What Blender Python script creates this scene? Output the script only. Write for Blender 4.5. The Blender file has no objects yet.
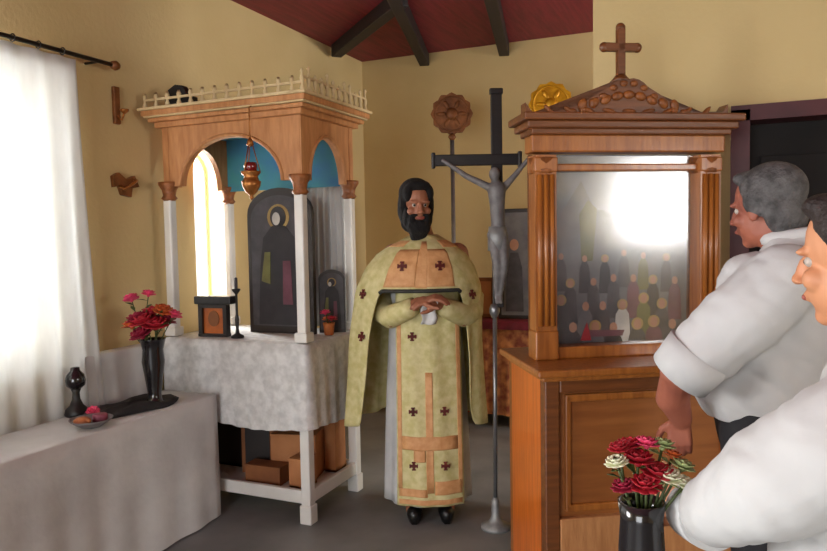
import bpy, bmesh, math, random
from mathutils import Vector, Matrix
random.seed(7)
PI = math.pi
sc = bpy.context.scene
COL = sc.collection
V = Vector

# ------------------------------------------------------------------ materials
def lin(c):
    return tuple(((v/255)/12.92 if v/255 <= .04045 else ((v/255+.055)/1.055)**2.4) for v in c)+(1,)
def mat(name, rgb, rough=.6, rgb2=None, scale=8, stretch=(1,1,1), bump=0, metal=0, bscale=None, trans=0, detail=4, coat=0):
    m = bpy.data.materials.new(name); m.use_nodes = True
    nt = m.node_tree; b = nt.nodes['Principled BSDF']
    b.inputs['Base Color'].default_value = lin(rgb)
    b.inputs['Roughness'].default_value = rough
    b.inputs['Metallic'].default_value = metal
    if coat:
        b.inputs['Coat Weight'].default_value = coat
        b.inputs['Coat Roughness'].default_value = .12
    tc = nt.nodes.new('ShaderNodeTexCoord'); mp = nt.nodes.new('ShaderNodeMapping')
    mp.inputs['Scale'].default_value = stretch
    nt.links.new(tc.outputs['Object'], mp.inputs['Vector'])
    if rgb2:
        n = nt.nodes.new('ShaderNodeTexNoise'); n.inputs['Scale'].default_value = scale; n.inputs['Detail'].default_value = detail
        nt.links.new(mp.outputs[0], n.inputs['Vector'])
        r = nt.nodes.new('ShaderNodeValToRGB')
        r.color_ramp.elements[0].position = .35; r.color_ramp.elements[1].position = .65
        r.color_ramp.elements[0].color = lin(rgb); r.color_ramp.elements[1].color = lin(rgb2)
        nt.links.new(n.outputs['Fac'], r.inputs['Fac']); nt.links.new(r.outputs['Color'], b.inputs['Base Color'])
    if bump:
        n2 = nt.nodes.new('ShaderNodeTexNoise'); n2.inputs['Scale'].default_value = bscale or scale*3; n2.inputs['Detail'].default_value = 5
        nt.links.new(mp.outputs[0], n2.inputs['Vector'])
        bp = nt.nodes.new('ShaderNodeBump'); bp.inputs['Strength'].default_value = bump; bp.inputs['Distance'].default_value = .01
        nt.links.new(n2.outputs['Fac'], bp.inputs['Height']); nt.links.new(bp.outputs[0], b.inputs['Normal'])
    if trans:
        t = nt.nodes.new('ShaderNodeBsdfTranslucent'); t.inputs['Color'].default_value = lin(rgb)
        mx = nt.nodes.new('ShaderNodeMixShader'); mx.inputs[0].default_value = trans
        out = nt.nodes['Material Output']
        nt.links.new(b.outputs[0], mx.inputs[1]); nt.links.new(t.outputs[0], mx.inputs[2]); nt.links.new(mx.outputs[0], out.inputs[0])
    return m

def glassmat(name, refl=.12, tint=(255,255,255), rough=.03):
    m = bpy.data.materials.new(name); m.use_nodes = True; nt = m.node_tree
    nt.nodes.remove(nt.nodes['Principled BSDF'])
    g = nt.nodes.new('ShaderNodeBsdfGlossy'); g.inputs['Roughness'].default_value = rough
    t = nt.nodes.new('ShaderNodeBsdfTransparent'); t.inputs['Color'].default_value = lin(tint)
    mx = nt.nodes.new('ShaderNodeMixShader'); mx.inputs[0].default_value = refl
    nt.links.new(t.outputs[0], mx.inputs[1]); nt.links.new(g.outputs[0], mx.inputs[2])
    nt.links.new(mx.outputs[0], nt.nodes['Material Output'].inputs[0])
    return m

M = {}
M['wall'] = mat('cream_plaster', (206,184,134), .85, (196,173,122), 1.3, bump=.15, bscale=40)
M['floor'] = mat('grey_stone_floor', (130,131,130), .5, (108,110,110), 3, bump=.05)
M['ceil'] = mat('maroon_boards', (128,34,50), .6, (106,26,40), 3, (12,1,1), bump=.2)
M['beam'] = mat('black_brown_timber', (34,24,26), .6, (24,18,20), 6, (8,1,8))
M['doorframe'] = mat('maroon_door_frame', (84,32,36), .5, (68,24,30), 5)
M['dark'] = mat('dark_interior', (34,30,30), .9, (28,26,26), 4)
M['oak'] = mat('varnished_oak', (166,100,40), .38, (138,78,28), 5, (9,9,.8), bump=.1, coat=.3)
M['oaklit'] = mat('painted_lit_oak', (208,108,30), .35, (182,88,22), 5, (9,9,.8), bump=.08, coat=.3)  # oak brightened to orange: window light on the stand's sides is in the colour
M['oakdark'] = mat('dark_varnished_oak', (118,66,28), .42, (92,50,20), 5, (.8,9,9), bump=.1, coat=.2)
M['oakpanel'] = mat('veneer_panel', (152,92,44), .42, (132,76,34), 4, (.7,6,6), bump=.05, coat=.2)
M['carved'] = mat('carved_wood', (148,86,36), .5, (112,62,24), 28, bump=.5, bscale=60)
M['shrinewood'] = mat('pale_brown_wood', (190,134,84), .55, (168,112,66), 6, (6,6,1), bump=.2)
M['creamtrim'] = mat('cream_painted_trim', (206,184,140), .6, (190,166,122), 14)
M['whitepaint'] = mat('white_gloss_paint', (222,220,214), .4, (208,206,200), 5)
M['cloth'] = mat('white_cloth', (206,206,204), .85, (190,190,189), 5, bump=.25, bscale=18)
M['lace'] = mat('white_lace', (214,214,212), .9, (188,188,186), 22, bump=.4, bscale=60)
M['curtain'] = mat('sheer_curtain', (232,232,230), .85, (216,216,214), 6, (4,4,1), trans=.5)
M['black'] = mat('black_metal', (24,22,22), .45, (16,15,15), 9)
M['blackwood'] = mat('black_lacquered_wood', (26,22,22), .4, (18,15,16), 8, (1,8,8))
M['steel'] = mat('grey_metal', (140,140,142), .35, (120,120,122), 6, metal=.7)
M['pewter'] = mat('dull_silver', (150,150,148), .45, (120,120,120), 20, metal=.3)
M['greyfig'] = mat('grey_plaster_figure', (124,120,118), .55, (96,92,92), 20)
M['brass'] = mat('brass', (176,116,60), .35, (140,84,36), 12, metal=.7)
M['bronze'] = mat('embossed_bronze', (140,86,44), .5, (104,60,26), 16, metal=.3, bump=.4, bscale=30)
M['gilt'] = mat('gilt_metal', (214,160,34), .35, (180,126,20), 16, metal=.5, bump=.4, bscale=30)
M['blue'] = mat('sky_blue_paint', (72,146,150), .7, (64,120,170), 4)
M['bottle'] = mat('dark_glass', (28,26,28), .15, (20,18,20), 5, coat=.4)
M['tray'] = mat('dark_cloth', (36,32,34), .8, (26,24,26), 12, bump=.4)
M['red'] = mat('red_petals', (176,24,44), .6, (150,14,30), 40)
M['crimson'] = mat('crimson_petals', (150,16,52), .6, (120,10,36), 40)
M['pink'] = mat('pink_petals', (222,70,110), .6, (200,50,90), 40)
M['orangefl'] = mat('orange_petals', (196,92,36), .6, (170,70,24), 40)
M['whitefl'] = mat('white_petals', (226,226,200), .6, (206,208,170), 40)
M['leaf'] = mat('green_leaves', (72,84,34), .6, (52,64,26), 30)
M['paleleaf'] = mat('pale_green_leaves', (164,176,120), .6, (140,154,96), 30)
M['terracotta'] = mat('orange_terracotta', (180,104,50), .6, (150,80,36), 14)
M['bowlgrey'] = mat('grey_ceramic', (120,112,112), .35, (104,98,98), 8)
M['mauve'] = mat('mauve_wax', (150,70,90), .6, (120,56,74), 16)
M['amber'] = mat('amber_icon_paint', (196,104,30), .5, (150,72,18), 12)
M['iconframe'] = mat('dark_icon_frame', (38,28,24), .45, (28,20,18), 9)
M['robe_dark'] = mat('dark_painted_robe', (42,38,42), .6, (30,28,32), 14)
M['robe_grey'] = mat('grey_painted_robe', (74,70,74), .6, (54,52,56), 14)
M['robe_mauve'] = mat('mauve_painted_robe', (106,58,72), .6, (88,44,58), 14)
M['robe_olive'] = mat('olive_painted_robe', (104,102,50), .6, (88,86,40), 14)
M['paint_grey'] = mat('grey_painted_ground', (112,110,110), .6, (86,86,92), 9)
M['paint_blue'] = mat('grey_blue_painted_sky', (128,132,140), .6, (100,104,112), 5)
M['paint_ochre'] = mat('ochre_paint', (164,140,80), .6, (150,120,70), 12)
M['paint_face'] = mat('painted_flesh', (176,130,104), .6, (160,112,88), 12)
M['paint_white'] = mat('painted_white', (196,192,184), .6, (170,166,160), 12)
M['cardboard'] = mat('tan_board', (178,120,74), .75, (160,102,58), 7)
M['brownboard'] = mat('brown_board', (136,84,44), .7, (116,68,34), 8)
M['skin_p'] = mat('olive_skin', (164,108,80), .55, (150,94,68), 10)
M['skin_m'] = mat('tanned_skin', (158,92,70), .55, (140,78,62), 10)
M['skin_w'] = mat('light_tan_skin', (196,136,98), .55, (184,120,84), 10)
M['hairblack'] = mat('black_hair', (16,13,13), .95, (12,10,10), 30, (1,1,.3), bump=.8, bscale=90)
M['hairgrey'] = mat('grey_hair', (92,90,90), .7, (58,56,56), 30, bump=.8, bscale=90)
M['hairbrown'] = mat('dark_brown_hair', (44,32,28), .65, (30,22,20), 30, bump=.8, bscale=90)
M['eye'] = mat('eye_white', (168,158,148), .4)
M['iris'] = mat('dark_iris', (40,26,18), .25)
M['lip'] = mat('lip', (150,78,66), .5)
M['shirt'] = mat('white_shirt_cotton', (196,196,196), .85, (186,186,186), 6, bump=.3, bscale=12)
M['shirt2'] = mat('white_shirt_linen', (194,194,193), .85, (182,182,181), 5, bump=.35, bscale=10)
M['trousers'] = mat('black_trousers', (30,30,34), .8, (24,24,28), 9, bump=.2)
M['shoe'] = mat('black_leather', (18,17,17), .35, (14,13,13), 8)
M['gold_cloth'] = mat('pale_gold_brocade', (208,198,146), .65, (186,176,116), 26, bump=.2, bscale=50)
M['peach_cloth'] = mat('peach_gold_brocade', (212,160,108), .6, (196,140,88), 30, bump=.2, bscale=50)
M['robewhite'] = mat('white_vestment', (196,196,194), .85, (178,178,178), 8, bump=.2)
M['crossred'] = mat('dark_red_embroidery', (104,30,20), .7, (78,18,14), 30)
M['hemshade'] = mat('painted_hem_shadow', (52,52,46), .7, (40,40,38), 30)  # dark colour for the shadow under the cape's front hem
M['brocade'] = mat('red_brown_brocade', (206,138,84), .7, (136,66,44), 16, bump=.2, detail=2)
M['maroon'] = mat('maroon_cloth', (120,20,40), .7, (100,14,32), 10)
M['glass'] = glassmat('window_glass', .08)
M['iconglass'] = glassmat('icon_glass', .10, rough=.16)
M['redglass'] = mat('ruby_glass', (120,24,24), .15, (96,16,18), 6, coat=.5)
M['candle'] = mat('ivory_wax', (220,208,176), .5, (206,194,160), 8)

# ------------------------------------------------------------------ mesh helpers
def xf(bm, vs, mtx):
    if mtx is not None:
        bmesh.ops.transform(bm, matrix=mtx, verts=vs)
def box(bm, c, s, rot=None, bev=0, mi=0):
    r = bmesh.ops.create_cube(bm, size=1); vs = r['verts']
    bmesh.ops.scale(bm, vec=V(s), verts=vs)
    if rot is not None: bmesh.ops.rotate(bm, cent=(0,0,0), matrix=rot, verts=vs)
    bmesh.ops.translate(bm, vec=V(c), verts=vs)
    fs = {f for v in vs for f in v.link_faces}
    for f in fs: f.material_index = mi
    if bev:
        es = list({e for v in vs for e in v.link_edges})
        rr = bmesh.ops.bevel(bm, geom=es, offset=bev, segments=2, affect='EDGES', profile=.5)
        for f in rr['faces']: f.material_index = mi
def ell(bm, c, r, rot=None, u=18, v=12, mi=0):
    if not hasattr(r, '__len__'): r = (r,r,r)
    q = bmesh.ops.create_uvsphere(bm, u_segments=u, v_segments=v, radius=1); vs = q['verts']
    bmesh.ops.scale(bm, vec=V(r), verts=vs)
    if rot is not None: bmesh.ops.rotate(bm, cent=(0,0,0), matrix=rot, verts=vs)
    bmesh.ops.translate(bm, vec=V(c), verts=vs)
    for f in {f for w in vs for f in w.link_faces}: f.material_index = mi; f.smooth = True
def loft(bm, rings, cap=True, closed=True, mi=0, smooth=True):
    R = [[bm.verts.new(p) for p in ring] for ring in rings]
    n = len(rings[0])
    for a, b in zip(R, R[1:]):
        for i in range(n if closed else n-1):
            j = (i+1) % n
            f = bm.faces.new((a[i], a[j], b[j], b[i])); f.material_index = mi; f.smooth = smooth
    if cap and closed:
        for ring in (R[0][::-1], R[-1]):
            f = bm.faces.new(ring); f.material_index = mi
    return R
def frame(d):
    d = d.normalized(); up = V((0,0,1)) if abs(d.z) < .9 else V((0,1,0))
    a = d.cross(up).normalized(); b = a.cross(d).normalized()
    return a, b
def tube(bm, pts, rad, seg=10, mi=0, flat=None):
    pts = [V(p) for p in pts]; n = len(pts)
    if not hasattr(rad, '__len__'): rad = [rad]*n
    rings = []; a = None
    for i, p in enumerate(pts):
        d = (pts[min(i+1,n-1)]-pts[max(i-1,0)])
        if a is None: a, b = frame(d)
        else:
            d.normalize(); a = (a-d*a.dot(d)).normalized(); b = d.cross(a)*-1
            b = a.cross(d)
        rings.append([p+(a*math.cos(2*PI*k/seg)+b*math.sin(2*PI*k/seg))*rad[i] for k in range(seg)])
    loft(bm, rings, mi=mi)
def limb(bm, pts, rad, n=8, seg=14):
    """smooth tube through points with ball ends, for remeshing"""
    tube(bm, pts, rad, seg)
    for p, r in zip(pts, rad): ell(bm, p, r*.995, u=14, v=10)
def lathe(bm, prof, c=(0,0,0), seg=24, mi=0):
    c = V(c)
    rings = [[c+V((r*math.cos(2*PI*k/seg), r*math.sin(2*PI*k/seg), z)) for k in range(seg)] for r, z in prof]
    loft(bm, rings, mi=mi)
def prism(bm, outline, y0, y1, mi=0):
    """outline (x,z) extruded along y"""
    a = [bm.verts.new((x,y0,z)) for x,z in outline]; b = [bm.verts.new((x,y1,z)) for x,z in outline]
    n = len(outline); fs = [bm.faces.new(a), bm.faces.new(b[::-1])]
    for i in range(n):
        j = (i+1)%n; fs.append(bm.faces.new((a[j],a[i],b[i],b[j])))
    for f in fs: f.material_index = mi
def rotz(a): return Matrix.Rotation(a, 3, 'Z')

def obj(name, bm, m, parent=None, loc=None, rz=None, smooth=False, nrm=True):
    me = bpy.data.meshes.new(name)
    if nrm: bmesh.ops.recalc_face_normals(bm, faces=bm.faces)
    bm.to_mesh(me); bm.free()
    o = bpy.data.objects.new(name, me); COL.objects.link(o)
    for q in (m if isinstance(m, (list,tuple)) else [m]): me.materials.append(M[q])
    if smooth:
        for p in me.polygons: p.use_smooth = True
    if parent: o.parent = parent
    if loc: o.location = loc
    if rz is not None: o.rotation_euler.z = rz
    return o
def B(): return bmesh.new()
def tag(o, label, cat, group=None):
    o['label'] = label; o['category'] = cat
    if group: o['group'] = group
    return o
def thing(name, label, cat, loc=(0,0,0), rz=0, group=None):
    o = bpy.data.objects.new(name, None); COL.objects.link(o); o.empty_display_size = .1
    o.location = loc; o.rotation_euler.z = rz
    return tag(o, label, cat, group)
def struct(name, bm, m, parent=None):
    o = obj(name, bm, m, parent)
    if not parent: o['kind'] = 'structure'
    return o
def dup(root, loc, label, rz=None, group=None):
    r = root.copy(); COL.objects.link(r); r.location = loc; r['label'] = label
    if rz is not None: r.rotation_euler.z = rz
    if group: r['group'] = group
    for ch in list(root.children):
        c = ch.copy(); COL.objects.link(c); c.parent = r
        for g in list(ch.children):
            d = g.copy(); COL.objects.link(d); d.parent = c
    return r
def remesh(o, voxel, it=4, fac=.5):
    m = o.modifiers.new('r','REMESH'); m.mode = 'VOXEL'; m.voxel_size = voxel; m.use_smooth_shade = True
    s = o.modifiers.new('s','SMOOTH'); s.iterations = it; s.factor = fac
    dg = bpy.context.evaluated_depsgraph_get(); dg.update()
    me = bpy.data.meshes.new_from_object(o.evaluated_get(dg))
    old = o.data; mats = list(old.materials); nm = old.name
    o.modifiers.clear(); o.data = me; me.materials.clear()
    for q in mats: me.materials.append(q)
    for p in me.polygons: p.use_smooth = True; p.material_index = 0
    bpy.data.meshes.remove(old); me.name = nm
    return o

from mathutils import noise
def wrinkle(o, amp, fx=(7,7,13)):
    me = o.data; nn = [v.normal.copy() for v in me.vertices]
    for v, n_ in zip(me.vertices, nn):
        p = V((v.co.x*fx[0]+v.co.z*4, v.co.y*fx[1]-v.co.z*5, v.co.z*fx[2]*.5))
        q = noise.noise(p)+.5*noise.noise(p*2.3+V((7,3,1)))
        v.co += n_*amp*(abs(q)*1.6-.4)

# ------------------------------------------------------------------ camera
f_px = 700
yaw, pit, roll = math.radians(23.7), math.radians(3.23), math.radians(1.0)
Fv = V((-math.sin(yaw)*math.cos(pit), math.cos(yaw)*math.cos(pit), -math.sin(pit)))
R0 = V((math.cos(yaw), math.sin(yaw), 0)); U0 = R0.cross(Fv)
Rv = R0*math.cos(roll)-U0*math.sin(roll); Uv = U0*math.cos(roll)+R0*math.sin(roll)
cd = bpy.data.cameras.new('camera'); cam = bpy.data.objects.new('camera', cd); COL.objects.link(cam)
mw = Matrix((Rv, Uv, -Fv)).transposed().to_4x4(); mw.translation = (0,0,1.5)
cam.matrix_world = mw
cd.sensor_width = 36; cd.lens = 36*f_px/827; cd.clip_start = .05
sc.camera = cam

# ------------------------------------------------------------------ room
XL, XR, YF, YN, H = -3.0, 3.0, 5.75, -2.8, 3.09
T = .25
def slab(bm, x0,x1,y0,y1,z0,z1): box(bm, ((x0+x1)/2,(y0+y1)/2,(z0+z1)/2), (x1-x0,y1-y0,z1-z0))
b = B(); slab(b, XL-T, XR+T, YN-T, YF+T, -.1, 0); struct('floor', b, 'floor')
b = B(); slab(b, XL-T, XR+T, YN-T, YF+T, H, H+.1); struct('ceiling', b, 'ceil')
# left wall with a curtained window and an arched window
W1 = (1.0, 2.45, .95, 2.3)
AY0, AY1, AZ0, AZS = 3.46, 3.77, 1.10, 1.92
b = B()
W4 = (-1.0, .45, .95, 2.3)  # unseen window opening, added for more light from the left
ys = [W4[1], W1[0], W1[1], AY0, AY1, YF+T]
slab(b, XL-T, XL, YN-T, W4[0], 0, H); slab(b, XL-T, XL, W4[0], W4[1], 0, W4[2]); slab(b, XL-T, XL, W4[0], W4[1], W4[3], H)
slab(b, XL-T, XL, ys[0], ys[1], 0, H); slab(b, XL-T, XL, ys[1], ys[2], 0, W1[2]); slab(b, XL-T, XL, ys[1], ys[2], W1[3], H)
slab(b, XL-T, XL, ys[2], ys[3], 0, H); slab(b, XL-T, XL, ys[3], ys[4], 0, AZ0); slab(b, XL-T, XL, ys[4], ys[5], 0, H)
# spandrel over the arch
r = (AY1-AY0)/2; yc = (AY0+AY1)/2
out = [(AY0, H), (AY0, AZS)] + [(yc-r*math.cos(a), AZS+r*math.sin(a)) for a in [PI*k/16 for k in range(1,16)]] + [(AY1, AZS), (AY1, H)]
va = [b.verts.new((XL, y, z)) for y, z in out]; vb = [b.verts.new((XL-T, y, z)) for y, z in out]
b.faces.new(va); b.faces.new(vb[::-1])
for i in range(len(out)):
    j = (i+1) % len(out); b.faces.new((va[j], va[i], vb[i], vb[j]))
bmesh.ops.triangulate(b, faces=[f for f in b.faces if len(f.verts) > 4])
struct('wall_left', b, 'wall')
b = B(); slab(b, XL-T, XR+T, YF, YF+T, 0, H); struct('wall_far', b, 'wall')
W3 = (.55, 1.55, 1.40, 2.2)
W5 = (4.3, 5.3, 1.0, 2.2)  # unseen window opening, added to brighten the far end
b = B()
slab(b, XR, XR+T, YN-T, W3[0], 0, H); slab(b, XR, XR+T, W3[1], W5[0], 0, H); slab(b, XR, XR+T, W5[1], YF+T, 0, H); slab(b, XR, XR+T, W5[0], W5[1], 0, W5[2]); slab(b, XR, XR+T, W5[0], W5[1], W5[3], H); slab(b, XR, XR+T, W3[0], W3[1], 0, W3[2]); slab(b, XR, XR+T, W3[0], W3[1], W3[3], H)
struct('wall_right', b, 'wall')
D2 = (-1.9, .3, 2.35)  # unseen opening behind the camera, added to let in the main light
b = B(); slab(b, XL-T, D2[0], YN-T, YN, 0, H); slab(b, D2[1], XR+T, YN-T, YN, 0, H); slab(b, D2[0], D2[1], YN-T, YN, D2[2], H)
struct('wall_near', b, 'wall')
# partition wall with a dark doorway
PX, PY, PT = -.585, 3.6, .22
DX0, DX1, DZ = .10, 1.05, 2.03
b = B(); slab(b, PX, DX0, PY, PY+PT, 0, H); slab(b, DX1, XR, PY, PY+PT, 0, H); slab(b, DX0, DX1, PY, PY+PT, DZ, H)
struct('wall_partition', b, 'wall')
dr = B()
slab(dr, DX0-.06, DX0+.02, PY-.03, PY+PT, 0, DZ+.02); slab(dr, DX1-.02, DX1+.06, PY-.03, PY+PT, 0, DZ+.02); slab(dr, DX0-.06, DX1+.06, PY-.03, PY+PT, DZ-.03, DZ+.04)
d1 = struct('door_1', dr, 'doorframe')
b = B(); slab(b, DX0+.02, DX1-.02, PY+.14, PY+.18, .01, DZ-.03)
for (x0,x1) in ((.17,.53),(.61,.97)):
    for (z0,z1) in ((.2,.85),(1.0,1.85)): box(b, ((x0+x1)/2, PY+.135, (z0+z1)/2), (x1-x0,.02,z1-z0), bev=.006)
struct('door_leaf', b, 'dark', d1)
b = B(); lathe(b, [(.004,0),(.02,.005),(.026,.02),(.02,.034),(.004,.04)]); bmesh.ops.rotate(b, cent=(0,0,0), matrix=Matrix.Rotation(PI/2,3,'X'), verts=b.verts)
bmesh.ops.translate(b, vec=(.19,PY+.14,1.0), verts=b.verts); k_ = obj('door_knob', b, 'brass', d1, smooth=True)
# ceiling beams
def beam(n, p0, p1, w, h):
    p0, p1 = V(p0), V(p1); d = p1-p0; a = math.atan2(d.y, d.x)
    b = B(); box(b, ((p0.x+p1.x)/2,(p0.y+p1.y)/2, H-h/2), (d.length, w, h), rotz(a), bev=.008)
    struct('trim_%d' % n, b, 'beam')
beam(1, (-1.66,5.74), (-1.18,3.63), .085, .11)
beam(2, (-2.38,5.74), (-1.2,1.7), .085, .11)
beam(3, (-2.93,5.16), (-1.9,4.22), .09, .10)
# windows
def win_frame(name, x, y0, y1, z0, z1, bars):
    b = B(); t = .05; d = .06
    slab(b, x-d/2,x+d/2,y0,y0+t,z0,z1); slab(b, x-d/2,x+d/2,y1-t,y1,z0,z1); slab(b, x-d/2,x+d/2,y0,y1,z0,z0+t); slab(b, x-d/2,x+d/2,y0,y1,z1-t,z1)
    for k in range(1, bars): y = y0+(y1-y0)*k/bars; slab(b, x-.02,x+.02,y-.02,y+.02,z0,z1)
    o = struct(name, b, 'whitepaint')
    b = B(); slab(b, x-.004,x+.004,y0+t,y1-t,z0+t,z1-t); obj('pane', b, 'glass', o)
win_frame('window_1', XL-.18, *W1, 2)
win_frame('window_3', XR+.18, *W3, 2)
win_frame('added_window_4', XL-.18, *W4, 2)
win_frame('added_window_5', XR+.18, *W5, 2)
b = B(); x = XL-.18
ring = lambda rr, n=24: [(yc-rr*math.cos(PI*k/n), AZS+rr*math.sin(PI*k/n)) for k in range(n+1)]
o_, i_ = [(AY0, AZ0)]+ring(r)+[(AY1, AZ0)], [(AY0+.025, AZ0+.025)]+ring(r-.025)+[(AY1-.025, AZ0+.025)]
q = [[b.verts.new((xx, y, z)) for y, z in pl] for pl in (o_, i_) for xx in (x-.02, x+.02)]
n = len(o_)
for i in range(n):
    j = (i+1) % n
    for A_, B_ in ((0,1),(1,3),(3,2),(2,0)): b.faces.new((q[A_][i], q[A_][j], q[B_][j], q[B_][i]))
w2 = struct('window_2', b, 'whitepaint')
b = B(); va = [b.verts.new((x-.003, y, z)) for y, z in i_]; vb = [b.verts.new((x+.003, y, z)) for y, z in i_]
b.faces.new(va); b.faces.new(vb[::-1])
for i in range(n): j = (i+1) % n; b.faces.new((va[i], va[j], vb[j], vb[i]))
obj('pane', b, 'glass', w2)

# ------------------------------------------------------------------ curtain
rod = thing('curtain_rod', 'thin black metal curtain rod with round end knob above the white curtain', 'curtain rod', (-2.90, 1.9, 2.415))
b = B(); tube(b, [(0,-1.1,0),(0,.86,0)], .011, 10); obj('rod', b, 'black', rod)
b = B(); lathe(b, [(.003,0),(.02,.01),(.026,.03),(.018,.05),(.003,.06)]); bmesh.ops.rotate(b, cent=(0,0,0), matrix=Matrix.Rotation(-PI/2,3,'X'), verts=b.verts)
bmesh.ops.translate(b, vec=(0,.85,0), verts=b.verts); obj('finial', b, 'bronze', rod, smooth=True)
for yy in (-.95, .78):
    b = B(); tube(b, [(0,yy,0),(-.1,yy,0)], .007, 8); obj('bracket', b, 'black', rod)
def curtain(name, y0, y1, z0, z1, x, flare, label, folds, amp, parent=None, seed=1):
    rnd = random.Random(seed); b = B(); n, m_ = 160, 26; ph = [rnd.uniform(0,6) for _ in range(4)]
    rows = []
    for j in range(m_+1):
        t = j/m_; z = z1+(z0-z1)*t; row = []
        for i in range(n+1):
            u = i/n; y = y0+(y1-y0)*u + flare*u*t**1.5
            a = amp*(.35+.65*min(1, t*3))
            dx = a*math.sin(folds*2*PI*u+ph[0]+.5*math.sin(3*t+ph[1])) + a*.4*math.sin(folds*4.7*u+ph[2]+t*2)
            row.append(V((x+dx, y, z)))
        rows.append(row)
    loft(b, rows, cap=False, closed=False)
    o = obj(name, b, 'curtain', smooth=True)
    s = o.modifiers.new('t','SOLIDIFY'); s.thickness = .002
    return o
c = curtain('window_curtain', .85, 2.53, .38, 2.39, -2.90, .10, '', 13, .022)
tag(c, 'sheer white curtain hanging in soft folds from the black rod at the left wall', 'curtain')
for k in range(13):
    c = B(); y = .9+k*.13-1.9
    tube(c, [(.017*math.cos(a), y, .017*math.sin(a)) for a in [2*PI*i/12 for i in range(13)]], .003, 6)
    obj('curtain_ring', c, 'black', rod)

# ------------------------------------------------------------------ draped cloths
def draped(bm, x0, x1, y0, y1, ztop, zbot, amp=.012, folds=34, seed=1, wob=.008, corner=.05, lo=None):
    """cloth over a rectangular top: centre grid fan + skirt with folds that deepen towards the hem"""
    rnd = random.Random(seed); N = 160
    per = 2*(x1-x0)+2*(y1-y0); pts = []
    def at(s):
        s %= per
        if s < x1-x0: return V((x0+s, y0)), V((0,-1))
        s -= x1-x0
        if s < y1-y0: return V((x1, y0+s)), V((1,0))
        s -= y1-y0
        if s < x1-x0: return V((x1-s, y1)), V((0,1))
        s -= x1-x0; return V((x0, y1-s)), V((-1,0))
    ph = [rnd.uniform(0, 6.28) for _ in range(5)]
    rings = []
    for lev, t in [(0, -1), (0, 0)] + [(1, k/9) for k in range(1, 10)]:
        ring = []
        for i in range(N):
            s = per*i/N; p, nn = at(s)
            if t == -1: q = V((x0+(x1-x0)*.5, y0+(y1-y0)*.5)) + (p-V(((x0+x1)/2,(y0+y1)/2)))*.96; ring.append(V((q.x,q.y,ztop+.002))); continue
            w = amp*t*(1+math.sin(folds*2*PI*s/per+ph[0]+math.sin(5*s+ph[1])))+ wob*t*math.sin(7.3*s+ph[2])
            # round corners outwards
            zz = ztop-.004 + (zbot+(lo or 0)*math.sin(9*s+ph[3])-ztop)*t
            q = p+nn*(.006+w)
            ring.append(V((q.x, q.y, zz)))
        rings.append(ring)
    R = loft(bm, rings, cap=False)
    cf = bm.faces.new(R[0][::-1]); cf.smooth = True
    return R
def fringe(bm, ring, l=.03):
    pass

# white table at the left, cloth to the floor
TX0, TX1, TY0, TY1, TZ = -2.835, -2.475, .55, 2.97, .672
t = thing('side_table', 'wooden table hidden under the floor-length white cloth at the left', 'table', ((TX0+TX1)/2, (TY0+TY1)/2, 0))
b = B(); box(b, (0,0,TZ-.02), (TX1-TX0, TY1-TY0, .03), bev=.004); obj('tabletop', b, 'oakdark', t)
for sx in (-1,1):
    for sy in (-1,1):
        b = B(); box(b, (sx*((TX1-TX0)/2-.04), sy*((TY1-TY0)/2-.05), (TZ-.035)/2), (.045,.045,TZ-.035)); obj('leg', b, 'oakdark', t)
b = B(); draped(b, TX0, TX1, TY0, TY1, TZ, .012, .007, 26, 3, .006)
o = obj('tablecloth', b, 'cloth', smooth=True); tag(o, 'plain white cloth falling to the floor over the long table below the curtain', 'tablecloth')
# raised cloth-covered ledge against the wall behind the flowers
b = B(); box(b, (-2.945, 2.74, .46), (.07,.50,.92), bev=.01)
led = thing('wall_ledge', 'narrow white ledge under a white cloth against the wall behind the red flowers', 'ledge', (0,0,0))
obj('ledge_body', b, 'whitepaint', led)
b = B(); draped(b, -2.985, -2.905, 2.48, 3.00, .922, .55, .004, 14, 5, .003); obj('ledge_cloth', b, 'cloth', led, smooth=True)

# ------------------------------------------------------------------ flowers
def flower_mesh(bm, c, r, d, mi=0):
    """ruffled bloom: rings of thin cupped petals, upright inside and opening outwards"""
    c = V(c); d = V(d).normalized(); a, e = frame(d)
    for k, (n, t, L) in enumerate(((4,1.35,.75),(6,1.0,.95),(8,.65,1.1),(9,.22,1.12))):
        for i in range(n):
            th = 2*PI*(i+.5*k)/n+.3*k
            rad = a*math.cos(th)+e*math.sin(th); tan = d.cross(rad)
            out = rad*math.cos(t)+d*math.sin(t); nn = out.cross(tan)
            m = Matrix((out, tan, nn)).transposed()
            ell(bm, c+out*L*r*.52+rad*r*.06, (L*r*.5, r*(.30 if k < 2 else .38), r*.075), m, 10, 6, mi)
    ell(bm, c-d*r*.05, (r*.25,)*3, None, 8, 6, mi)
def flower(name, base, tip, r, colour, label, group, leaf='leaf', bend=.02):
    base, tip = V(base), V(tip); t = thing(name, label, 'flower', base, 0, group)
    v = tip-base; mid = v*.5+V((random.uniform(-1,1)*bend, random.uniform(-1,1)*bend, .01))
    b = B(); tube(b, [V((0,0,0)), mid, v], .0028, 6); obj('stem', b, 'leaf', t)
    b = B(); flower_mesh(b, v, r, v-mid+V((0,0,.03))); obj('bloom', b, colour, t, smooth=True)
    for s in (.55,.8):
        b = B(); p = mid.lerp(v, s); dd = V((random.uniform(-1,1), random.uniform(-1,1), .3)).normalized(); sd = dd.cross(V((0,0,1))).normalized()
        L = r*1.6; q = [p, p+dd*L*.5+sd*L*.22, p+dd*L-V((0,0,L*.15)), p+dd*L*.5-sd*L*.22]
        qq = [x+V((0,0,.0015)) for x in q]
        loft(b, [q, qq]); obj('leaf', b, leaf, t)
    return t
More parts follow.
